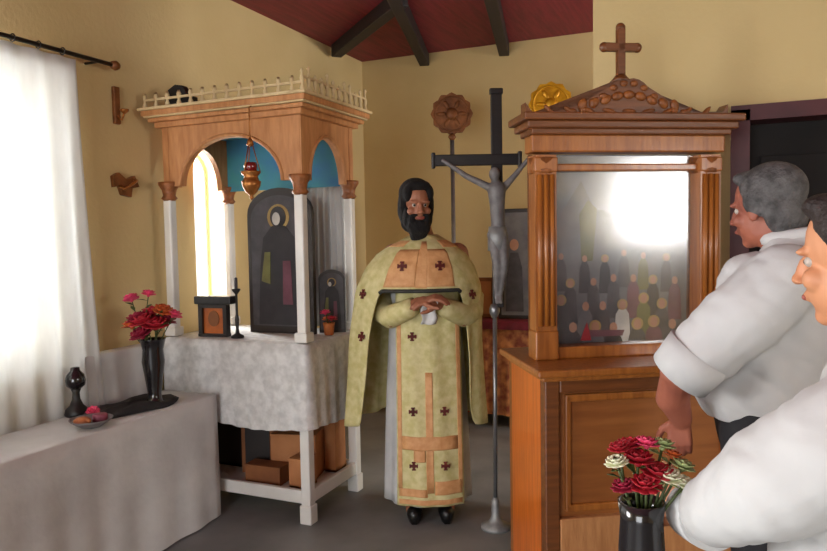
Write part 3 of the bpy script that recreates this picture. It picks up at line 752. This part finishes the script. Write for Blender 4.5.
# ------------------------------------------------------------------ people
def head_blobs(b, c, fwd, s=1.0, tilt=0, neck=None):
    """c = head centre at eye height; fwd = facing direction (unit, any)"""
    fwd = V(fwd).normalized(); side = fwd.cross(V((0,0,1))).normalized(); upv = side.cross(fwd)
    m = Matrix((side, fwd, upv)).transposed()
    def e(p, r, rot=None): ell(b, V(c)+m@(V(p)*s), tuple(q*s for q in r), m if rot is None else m@rot, 20, 14)
    e((0,-.012,.035),(.076,.096,.088)); e((0,.02,-.04),(.058,.068,.078)); e((0,.055,-.098),(.026,.024,.020)); e((0,.01,-.075),(.052,.055,.04))
    e((0,.094,-.012),(.011,.014,.03), Matrix.Rotation(.35,3,'X')); e((0,.106,-.030),(.014,.013,.011))
    for q in (-1,1):
        e((q*.030,.076,.020),(.026,.014,.008)); e((q*.040,.058,-.030),(.024,.022,.022)); e((q*.013,.098,-.034),(.009,.009,.007))
        e((q*.077,-.008,-.012),(.009,.020,.032), Matrix.Rotation(.15,3,'X'))
    e((0,.084,-.058),(.026,.010,.006)); e((0,.083,-.067),(.022,.010,.006))
    return m
def face_parts(parent, c, m, s=1.0):
    c = V(c)
    for q in (-1,1):
        b = B(); ell(b, c+m@(V((q*.029,.068,.002))*s), .0110*s, None, 14, 10); e = obj('eye', b, 'eye', parent, smooth=True)
        b = B(); ell(b, c+m@(V((q*.029,.0750,.002))*s), (.0062*s,)*3, None, 12, 8); obj('iris', b, 'iris', e, smooth=True)
    b = B(); ell(b, c+m@(V((0,.089,-.063))*s), tuple(q*s for q in (.023,.008,.008)), m, 14, 8); obj('lips', b, 'lip', parent, smooth=True)
def hand(b, wrist, d, palm, thumb, curl=.5, s=1.0):
    """wrist point, finger direction d, palm-facing normal, thumb-side direction"""
    wrist = V(wrist); d = V(d).normalized(); n = (V(palm)-d*V(palm).dot(d)).normalized(); t = V(thumb); t = (t-d*t.dot(d)-n*t.dot(n)).normalized()
    for i in range(4):
        off = (.030-.019*i)*s
        base = wrist+d*(.086-.004*abs(i-1))*s+t*off
        limb(b, [wrist+d*.012*s+t*off*.55, base], [.0145*s,.0118*s], seg=10)
        L = [.070,.078,.072,.056][i]*s; p = base; pts = [p]; ang = .15+curl*.25
        for seg, fr in enumerate((.45,.32,.23)):
            ang += curl*(.35,.75,.55)[seg]; p = p+(d*math.cos(ang)+n*math.sin(ang))*L*fr; pts.append(p)
        limb(b, pts, [.0102*s,.0096*s,.0088*s,.0078*s], seg=10)
    p0 = wrist+d*.022*s+t*.022*s
    p1 = p0+(t*.75+d*.6+n*.3).normalized()*.042*s; p2 = p1+(t*.35+d*.8+n*.45).normalized()*.034*s; p3 = p2+(d*.85+n*.4+t*.05).normalized()*.026*s
    limb(b, [p0,p1,p2,p3], [.0165*s,.0125*s,.0105*s,.009*s], seg=10)
def ering(cx_, cy_, z, rx, ry, n=32, ax_=V((1,0,0)), ay_=V((0,1,0)), wob=0, f=0, ph=0):
    return [V((cx_,cy_,z))+ax_*(rx*math.cos(2*PI*k/n)*(1+wob*math.sin(f*2*PI*k/n+ph)))+ay_*(ry*math.sin(2*PI*k/n)*(1+wob*math.sin(f*2*PI*k/n+ph))) for k in range(n)]

# ---- the priest: local frame x = picture right, y = away, z = up
pr = thing('person', 'bearded person in pale gold vestments with red crosses standing between shrine and crucifix', 'person', (-1.437,3.441,0), yaw)
hc = V((-.045,-.03,1.665)); fw = V((.22,-.96,-.12))
b = B()
hm = head_blobs(b, hc, fw, 1.0)
limb(b, [(0,.03,1.42),(-.02,.01,1.52),(-.035,-.005,1.60)], [.068,.058,.056])
limb(b, [(0,.02,.95),(0,.02,1.10),(0,.03,1.28),(0,.03,1.38)], [.13,.125,.14,.11])
for s_ in (-1,1):
    limb(b, [(s_*.09,.02,1.38),(s_*.17,.03,1.40),(s_*.25,.03,1.16),(s_*.19,-.13,1.07),(s_*.045,-.235,1.165)], [.075,.062,.046,.042,.030])
    limb(b, [(s_*.08,.02,.95),(s_*.085,.01,.50),(s_*.085,.03,.12),(s_*.09,-.02,.07),(s_*.10,-.10,.055)], [.09,.06,.042,.045,.03])
hand(b, (-.035,-.245,1.17), (.75,-.25,.25), (0,.3,-1), (0,-.6,.6), .55)
hand(b, (.055,-.235,1.16), (-.75,-.3,.2), (0,.4,-.9), (0,-.5,.7), .6)
body = obj('body', b, 'skin_p', pr); remesh(body, .0055, 3)
face_parts(pr, hc, hm)
# hair and beard
b = B()
def hl(p, r, rot=None): ell(b, hc+hm@V(p), r, hm if rot is None else hm@rot, 18, 12)
hl((0,-.03,.055),(.090,.10,.085)); hl((0,-.05,-.03),(.092,.075,.11)); hl((-.07,-.02,-.01),(.028,.05,.09)); hl((.07,-.02,-.01),(.026,.05,.085)); hl((0,.045,.105),(.062,.045,.026)); hl((0,-.05,-.10),(.075,.05,.06))
hl((-.058,.035,.06),(.025,.04,.045)); hl((.058,.035,.06),(.022,.04,.045))
o = obj('hair', b, 'hairblack', pr); remesh(o, .008, 3)
b = B()
hl((0,.055,-.115),(.064,.050,.052)); hl((-.060,.022,-.065),(.022,.034,.058)); hl((.060,.022,-.065),(.020,.034,.058)); hl((0,.055,-.155),(.048,.034,.050)); hl((-.03,.085,-.048),(.024,.012,.008)); hl((.03,.085,-.048),(.024,.012,.008)); hl((-.042,.066,-.075),(.016,.024,.032)); hl((.042,.066,-.075),(.016,.024,.032))
o = obj('beard', b, 'hairblack', pr); remesh(o, .007, 3)
# inner white robe
b = B(); n = 96; rings = []
for k in range(24):
    t_ = k/23; z = 1.40-(1.40-.09)*t_
    rx = .17+.06*t_+.01*math.sin(t_*3); ry = .12+.07*t_; w_ = .045*t_
    rings.append(ering(-.01+.0*t_, .03, z, rx, ry, n, wob=w_, f=11, ph=1.3+t_))
loft(b, rings, cap=False)
o = obj('inner_robe', b, 'robewhite', pr, smooth=True); s_ = o.modifiers.new('t','SOLIDIFY'); s_.thickness = .004
# sleeves of the inner robe
for s_ in (-1,1):
    b = B(); pts = [V((s_*.25,.03,1.18)),V((s_*.235,-.03,1.10)),V((s_*.19,-.12,1.085)),V((s_*.10,-.20,1.13)),V((s_*.065,-.222,1.15))]
    tube(b, pts, [.06,.066,.062,.052,.046], 18); o = obj('sleeve', b, 'gold_cloth', pr, smooth=True)
# long front stole panel
def EP(u, z, off=0):
    """u -1..1 across, z height"""
    t_ = (1.24-z)/1.12
    hwid = .165+.008*t_
    y = -.155-.055*t_+.045*u*u+.004*math.sin(9*u+4*z)-off
    if z > 1.1: y += .05*(z-1.1)/.14
    return V((.003+u*hwid, y, z))
b = B(); rows = [[EP(-1+2*i/20, 1.30-1.19*j/40) for i in range(21)] for j in range(41)]
loft(b, rows, cap=False, closed=False); ep = obj('stole_panel', b, 'gold_cloth', pr, smooth=True); md = ep.modifiers.new('t','SOLIDIFY'); md.thickness = .006; md.offset = 0
def strip(u0, u1, za, zb, name='stole_band'):
    b = B(); a_ = [[EP(u0+(u1-u0)*i/8, za+(zb-za)*j/8, .006) for i in range(9)] for j in range(9)]
    loft(b, a_, cap=False, closed=False); o = obj(name, b, 'peach_cloth', ep, smooth=True); md = o.modifiers.new('t','SOLIDIFY'); md.thickness = .003
strip(-.12,.10,.80,.18); strip(-.85,.85,.47,.40); strip(-.5,-.14,.40,.34); strip(.12,.95,.24,.17); strip(-.95,-.1,.20,.16); strip(-.95,.95,.145,.12); strip(.85,.97,1.1,.2); strip(-.97,-.85,1.1,.2)
def cross_at(p, nrm, size, parent, th=.006):
    nrm = V(nrm).normalized(); side = nrm.cross(V((0,0,1))).normalized(); up_ = side.cross(nrm)
    m_ = Matrix((side, nrm, up_)).transposed(); b = B()
    box(b, p, (size,th,size*.34), m_, bev=.002); box(b, p, (size*.34,th,size), m_, bev=.002)
    for dx, dz in ((1,0),(-1,0),(0,1),(0,-1)):
        box(b, V(p)+side*dx*size*.46+up_*dz*size*.46, (size*.5 if dz else size*.16, th, size*.5 if dx else size*.16), m_, bev=.002)
    obj('embroidered_cross', b, 'crossred', parent)
for u, z in ((-.5,.985),(-.5,.60),(.45,.60),(-.5,.32),(.45,.32)):
    cross_at(EP(u, z, .008), (0.1*u,-1,0), .042, ep)
# outer cape (phelonion)
def hem_z(phi):
    """phi measured from the front (-y), + to picture right"""
    a = abs(phi)
    f_ = 0 if a < .62 else (1 if a > 1.15 else (a-.62)/.53); f_ = f_*f_*(3-2*f_)
    return 1.215+(.52-1.215)*f_ + .03*math.cos(2*phi)*f_
PROF = [(0,1.505,.072,.075),(.06,1.485,.10,.09),(.14,1.455,.165,.125),(.24,1.41,.235,.155),(.36,1.33,.295,.185),(.5,1.22,.335,.205),(.7,1.0,.345,.215),(.85,.75,.350,.222),(1,.5,.36,.23)]
def PH(phi, z, off=0):
    for (t0,z0,a0,c0),(t1,z1,a1,c1) in zip(PROF, PROF[1:]):
        if z >= z1 or z1 == .5:
            q = max(0,min(1.3,(z0-z)/(z0-z1))); rx = a0+(a1-a0)*q; ry = c0+(c1-c0)*q; break
    low = max(0,(1.35-z)/.85)
    w_ = 1+.075*low*math.sin(9*phi+1.2)+.03*low*math.sin(17*phi)
    cx_ = -.005-.035*min(1,max(0,(1.45-z)/.5))
    front = math.cos(phi)
    ryy = ry*(1.12 if front > 0 else .9)
    r_ = V((cx_+rx*w_*math.sin(phi)*(1.05 if phi < 0 else .93), .02-ryy*w_*math.cos(phi), z+ .02*math.cos(phi)*0))
    if off:
        r_ += V((math.sin(phi)*.6, -math.cos(phi), .25)).normalized()*off
    return r_
N = 144; K = 30; b = B(); rings = []
for j in range(K+1):
    t_ = j/K; ring = []
    for i in range(N):
        phi = -PI+2*PI*i/N; z = 1.505+(hem_z(phi)-1.505)*t_
        ring.append(PH(phi, z))
    rings.append(ring)
loft(b, rings, cap=False)
cape = obj('cape', b, 'gold_cloth', pr, smooth=True); md = cape.modifiers.new('t','SOLIDIFY'); md.thickness = .006; md.offset = 0
# dark strip along the raised front hem, painting in the shadow below it
b = B(); tube(b, [PH(p, hem_z(p)+.006, .004) for p in [-.66+1.32*i/30 for i in range(31)]], .010, 8); obj('hem_shadow', b, 'hemshade', cape, smooth=True)
# chest yoke
def capestrip(p0, p1, za, zb, m='peach_cloth', name='yoke'):
    b = B(); a_ = [[PH(p0+(p1-p0)*i/16, za+(zb-za)*j/10, .006) for i in range(17)] for j in range(11)]
    loft(b, a_, cap=False, closed=False); o = obj(name, b, m, cape, smooth=True); md = o.modifiers.new('t','SOLIDIFY'); md.thickness = .003
capestrip(-.62,-.12,1.43,1.24); capestrip(.06,.55,1.43,1.24); capestrip(-.12,.06,1.47,1.235, 'peach_cloth', 'chest_band'); capestrip(-1.3,-.62,1.475,1.445, 'peach_cloth', 'shoulder_band'); capestrip(.55,1.3,1.475,1.44, 'peach_cloth', 'shoulder_band')
for phi, z in ((-.38,1.345),(.30,1.345),(-1.05,1.20),(-1.0,.98),(.95,1.19)):
    p = PH(phi, z, .011); cross_at(p, (math.sin(phi)*.7,-math.cos(phi),.2), .046, cape)
# white napkin held in the hands
b = B(); rows = [[V((-.03+.075*i/8+.006*math.sin(j*1.3), -.262-.012*math.sin(i*.9+j*.4)-.01*j/8, 1.185-.125*j/8)) for i in range(9)] for j in range(9)]
loft(b, rows, cap=False, closed=False); o = obj('napkin', b, 'cloth', smooth=True); md = o.modifiers.new('t','SOLIDIFY'); md.thickness = .004
o.location = pr.location; o.rotation_euler.z = yaw; tag(o, 'small white napkin held at the waist by the person in gold vestments', 'napkin')
# shoes
for s_ in (-1,1):
    b = B(); loft(b, [[V((s_*.085+.045*w_*math.cos(2*PI*k/16), y, .045+h_*math.sin(2*PI*k/16) if math.sin(2*PI*k/16) > -.6 else .004)) for k in range(16)] for y, w_, h_ in ((.09,.5,.04),(.06,.85,.06),(0,.95,.06),(-.08,1.0,.045),(-.14,.85,.035),(-.175,.4,.025))])
    obj('shoe', b, 'shoe', pr, smooth=True)

# ---- generic seated-in-profile helper for the two men on the right (world directions)
def man(label, base, fdir, H_, skin, hairm, shirtm, pose):
    """local frame: y = forward, x = his right, z up; returns the root"""
    fdir = V(fdir).normalized(); rz = math.atan2(-fdir.x, fdir.y)
    return thing('person', label, 'person', base, rz)

# rear man: facing left, short-sleeved white shirt
m1 = man('grey-haired person in a short-sleeved white shirt beside the icon stand', (.175,2.37,0), (-.96,.16,0), 1.7, None, None, None, None)
hc = V((0,.055,1.565)); fw = V((.38,.90,-.12))
b = B(); hm = head_blobs(b, hc, fw, .98)
limb(b, [(0,-.05,1.38),(0,-.01,1.44),(0,.03,1.51)], [.07,.062,.06])
limb(b, [(0,0,.92),(0,.03,1.05),(0,0,1.22),(0,-.03,1.36)], [.15,.155,.15,.11])
for s_ in (-1,1):
    limb(b, [(s_*.09,0,.92),(s_*.095,.03,.50),(s_*.095,-.02,.10),(s_*.10,.05,.06),(s_*.10,.15,.045)], [.10,.068,.045,.045,.03])
    limb(b, [(s_*.10,-.04,1.38),(s_*.19,-.04,1.36)], [.08,.066])
# his left arm is on the camera side (x negative)
limb(b, [(-.19,-.04,1.36),(-.255,.12,1.19),(-.258,.245,1.09),(-.20,.275,1.00),(-.155,.260,.93)], [.062,.056,.054,.050,.034])
limb(b, [(.19,-.04,1.36),(.255,-.03,1.10),(.255,.05,.86)], [.062,.048,.030])
hand(b, (-.155,.260,.93), (.1,.05,-1), (1,.1,0), (0,1,0), .5)
hand(b, (.255,.05,.86), (0,.1,-1), (-1,0,0), (0,1,0), .4)
body = obj('body', b, 'skin_m', m1); remesh(body, .0055, 3); face_parts(m1, hc, hm, .98)
b = B()
hl((0,-.032,.050),(.086,.100,.086)); hl((0,-.065,-.02),(.080,.056,.080)); hl((-.07,-.02,.02),(.022,.045,.05)); hl((.07,-.02,.02),(.022,.045,.05)); hl((0,.04,.10),(.060,.04,.022))
o = obj('hair', b, 'hairgrey', m1); remesh(o, .007, 3)
b = B()
rings = [ering(0,cy_,z,rx,ry,40,wob=w_,f=7,ph=z*9) for z,cy_,rx,ry,w_ in ((.93,.035,.185,.180,.035),(1.0,.055,.195,.20,.025),(1.10,.055,.200,.20,.02),(1.22,.01,.200,.175,.015),(1.32,-.02,.205,.150,.01),(1.40,-.035,.180,.12,0),(1.455,-.04,.12,.095,0),(1.485,-.03,.082,.082,0))]
loft(b, rings)
for s_ in (-1,1): ell(b, (s_*.165,-.035,1.36), (.085,.10,.085))
ell(b, (-.13,.06,1.33), (.10,.11,.11)); limb(b, [(-.19,-.02,1.365),(-.235,.075,1.26),(-.262,.185,1.150),(-.268,.210,1.128)], [.100,.108,.096,.084])
limb(b, [(.185,-.035,1.355),(.25,.02,1.20),(.26,.04,1.14)], [.085,.08,.076])
sl = B(); tube(sl, [(-.264,.185,1.155),(-.268,.212,1.120),(-.266,.240,1.085)], [.098,.094,.090], 28)
obj('sleeve_hem', sl, 'shirt', m1, smooth=False)
o = obj('shirt', b, 'shirt', m1); remesh(o, .010, 5); wrinkle(o, .0065)
b = B(); pts = [V((.076*math.cos(a), -.030+.082*math.sin(a)+.0, 1.482-.012*math.sin(a))) for a in [2*PI*i/24 for i in range(25)]]
tube(b, pts, .020, 8); obj('collar', b, 'shirt', m1, smooth=True)
b = B()
limb(b, [(0,.03,.86),(0,.04,.95)], [.15,.158])
for s_ in (-1,1): limb(b, [(s_*.085,.04,.90),(s_*.10,.03,.50),(s_*.10,-.02,.09)], [.125,.092,.075])
o = obj('trousers', b, 'trousers', m1); remesh(o, .010, 4)
for s_ in (-1,1):
    b = B(); loft(b, [[V((s_*.10+.048*w_*math.cos(2*PI*k/16), y, .045+h_*math.sin(2*PI*k/16) if math.sin(2*PI*k/16) > -.6 else .004)) for k in range(16)] for y, w_, h_ in ((-.09,.5,.04),(-.06,.85,.06),(0,.95,.06),(.10,1.0,.045),(.17,.85,.035),(.20,.4,.025))])
    obj('shoe', b, 'shoe', m1, smooth=True)

# front person: long-sleeved white shirt, reaching for the flowers
m2 = man('dark-haired person in a long-sleeved white shirt at the right front reaching to the flowers', (.27,1.42,0), (-.93,.36,0), 1.6, None, None, None, None)
hc = V((0,.05,1.445)); fw = V((.15,.98,-.08))
b = B(); hm = head_blobs(b, hc, fw, 1.0)
limb(b, [(0,-.04,1.22),(0,0,1.31),(0,.02,1.39)], [.075,.064,.06])
limb(b, [(0,-.02,.80),(0,.0,.95),(0,-.01,1.10),(0,-.03,1.22)], [.145,.14,.14,.105])
for s_ in (-1,1):
    limb(b, [(s_*.09,-.02,.80),(s_*.095,.03,.44),(s_*.095,-.02,.10),(s_*.10,.05,.06),(s_*.10,.14,.045)], [.10,.066,.045,.045,.03])
    limb(b, [(s_*.10,-.03,1.22),(s_*.185,-.02,1.19)], [.078,.062])
limb(b, [(-.185,-.02,1.19),(-.222,.13,1.07),(-.13,.255,.98),(-.035,.345,.935)], [.060,.048,.036,.028])
limb(b, [(.185,-.02,1.19),(.23,.08,.98),(.14,.24,.90),(.06,.31,.90)], [.060,.046,.036,.028])
hand(b, (-.035,.345,.935), (.35,.85,-.1), (.9,-.3,-.1), (0,.1,1), .55)
hand(b, (.06,.31,.90), (-.1,.95,-.1), (-.9,0,0), (0,.1,1), .5)
body = obj('body', b, 'skin_w', m2); remesh(body, .0055, 3); face_parts(m2, hc, hm)
b = B()
hl((0,-.030,.055),(.088,.102,.088)); hl((0,-.06,-.03),(.084,.062,.09)); hl((-.07,-.03,.01),(.022,.045,.06)); hl((.07,-.03,.01),(.022,.045,.06)); hl((0,.045,.10),(.06,.04,.024))
o = obj('hair', b, 'hairbrown', m2); remesh(o, .007, 3)
b = B()
rings = [ering(0,cy_,z,rx,ry,40,wob=w_,f=6,ph=z*9) for z,cy_,rx,ry,w_ in ((.72,-.01,.20,.18,.04),(.85,.0,.20,.185,.03),(1.0,.0,.20,.175,.02),(1.10,-.01,.20,.16,.01),(1.20,-.03,.21,.145,.01),(1.27,-.035,.185,.125,0),(1.315,-.03,.13,.10,0),(1.345,-.015,.086,.085,0))]
loft(b, rings)
for s_ in (-1,1): ell(b, (s_*.17,-.03,1.215), (.09,.105,.09))
limb(b, [(-.18,-.025,1.21),(-.215,.04,1.155),(-.225,.12,1.085),(-.185,.20,1.02),(-.11,.275,.96)], [.092,.096,.090,.072,.056])
limb(b, [(.18,-.025,1.19),(.235,.08,.98),(.15,.27,.90),(.09,.34,.90)], [.085,.075,.06,.05])
sl = B(); tube(sl, [(-.135,.250,.968),(-.105,.280,.957),(-.072,.310,.946)], [.060,.058,.056], 24)
obj('cuff', sl, 'shirt2', m2)
o = obj('shirt', b, 'shirt2', m2); remesh(o, .010, 5); wrinkle(o, .0065)
b = B(); tube(b, [V((.080*math.cos(a), -.008+.086*math.sin(a), 1.350-.022*math.sin(a))) for a in [2*PI*i/24 for i in range(25)]], .017, 8); obj('collar', b, 'shirt2', m2, smooth=True)
b = B()
limb(b, [(0,-.02,.68),(0,-.01,.80)], [.15,.155])
for s_ in (-1,1): limb(b, [(s_*.085,-.01,.76),(s_*.10,.02,.44),(s_*.10,-.02,.09)], [.12,.088,.072])
o = obj('trousers', b, 'trousers', m2); remesh(o, .010, 4)
for s_ in (-1,1):
    b = B(); loft(b, [[V((s_*.10+.048*w_*math.cos(2*PI*k/16), y, .045+h_*math.sin(2*PI*k/16) if math.sin(2*PI*k/16) > -.6 else .004)) for k in range(16)] for y, w_, h_ in ((-.09,.5,.04),(-.06,.85,.06),(0,.95,.06),(.10,1.0,.045),(.17,.85,.035),(.20,.4,.025))])
    obj('shoe', b, 'shoe', m2, smooth=True)

# ------------------------------------------------------------------ flowers in the foreground
fv = V((-.137,1.395,.752)); K_ = .84
t = thing('flower_stool', 'small wooden stool carrying the dark vase at the front', 'stool', (fv.x,fv.y,0), .4)
b = B(); lathe(b, [(.13,.722),(.14,.727),(.14,.747),(.13,.752)], seg=28); obj('seat', b, 'oak', t)
for k in range(4): b = B(); a = PI/4+k*PI/2; tube(b, [(.10*math.cos(a),.10*math.sin(a),.724),(.13*math.cos(a),.13*math.sin(a),.0)], [.016,.012], 10); obj('leg', b, 'oak', t)
vase('foreground_vase', [(r_*K_,z_*K_) for r_,z_ in [(.04,0),(.046,.01),(.05,.06),(.052,.16),(.048,.23),(.054,.27),(.048,.27),(.044,.23),(.046,.16),(.04,.05),(.01,.04)]], 'bottle', 'dark glass vase of red and white flowers at the bottom front', fv)
base = fv+V((0,0,.16))
FS = [(-.008,.0,.36,.030,'red','red','large red bloom at the front centre of the foreground vase'),(.03,-.02,.335,.03,'red','leaf','red bloom at the lower right of the foreground vase'),(-.02,.03,.385,.026,'red','leaf','red bloom at the back left of the foreground vase'),
      (-.055,-.01,.392,.020,'red','leaf','small red bud highest at the left of the foreground vase'),(.018,.02,.392,.024,'pink','leaf','pink bloom at the top of the foreground vase'),
      (-.062,-.02,.362,.022,'whitefl','leaf','white bloom at the left of the foreground vase'),(.052,-.03,.33,.026,'whitefl','paleleaf','white bloom at the right of the foreground vase'),
      (.058,.03,.385,.024,'paleleaf','paleleaf','pale green bloom at the upper right of the foreground vase'),(-.045,-.02,.305,.024,'crimson','leaf','dark crimson bloom drooping at the left of the foreground vase'),(.0,-.03,.31,.03,'red','leaf','red bloom low over the rim of the foreground vase'),
      (.092,.0,.345,.024,'paleleaf','paleleaf','pale green bloom at the far right of the foreground vase'),(.085,-.03,.315,.022,'whitefl','paleleaf','cream bloom at the far right of the foreground vase, below the pale green one'),(.078,.02,.365,.018,'orangefl','paleleaf','small orange bloom at the right of the foreground vase')]
for dx, dy, z, r_, cl, lf, lb in FS:
    tip = fv+(ax*dx+ay*dy+V((0,0,z)))*K_; flower('bouquet_flower', base+ax*dx*.15, tip, r_*1.15*K_, cl, lb, 'flowers in the foreground vase', 'leaf' if lf == 'red' else lf, bend=.006)

# ------------------------------------------------------------------ light
def area(name, loc, rot, sx, sy, power, col=(1,1,1)):
    l = bpy.data.lights.new(name, 'AREA'); l.shape = 'RECTANGLE'; l.size = sx; l.size_y = sy; l.energy = power; l.color = col
    o = bpy.data.objects.new(name, l); COL.objects.link(o); o.location = loc; o.rotation_euler = rot; return o
area('daylight_curtain', (XL-.30, (W1[0]+W1[1])/2, (W1[2]+W1[3])/2), (0,-PI/2,0), 1.35, 1.45, 42, (.97,.99,1))
area('fill_left', (XL-.30, (W4[0]+W4[1])/2, (W4[2]+W4[3])/2), (0,-PI/2,0), 1.35, 1.45, 118, (.98,.99,1))  # added fill lamp outside the unseen left window
area('daylight_arch', (XL-.30, yc, 1.55), (0,-PI/2,0), 1.0, .34, 30, (1,.98,.95))
area('daylight_right', (XR+.30, (W3[0]+W3[1])/2, (W3[2]+W3[3])/2), (0,PI/2,0), 1.0, .8, 55, (1,.98,.95))
area('fill_far', (XR+.30, (W5[0]+W5[1])/2, (W5[2]+W5[3])/2), (0,PI/2,0), 1.2, 1.0, 120, (1,.97,.92))  # added fill lamp for the far wall and ceiling, hidden behind the partition
area('fill_near', ((D2[0]+D2[1])/2, YN-.35, D2[2]/2), (PI/2,0,0), 2.2, 2.3, 75, (.98,.99,1))  # added front fill lamp in the made-up opening behind the camera
w = bpy.data.worlds.new('sky'); sc.world = w; w.use_nodes = True; nt = w.node_tree
bg = nt.nodes['Background']; bg.inputs[1].default_value = 1.5; bg.inputs[0].default_value = (.85,.92,1,1)

vs = sc.view_settings; vs.view_transform = 'Standard'; vs.look = 'None'; vs.gamma = 1; vs.use_curve_mapping = False; vs.exposure = 0.6
sc.cycles.use_denoising = True
sc.cycles.max_bounces = 10; sc.cycles.diffuse_bounces = 6; sc.cycles.transparent_max_bounces = 12
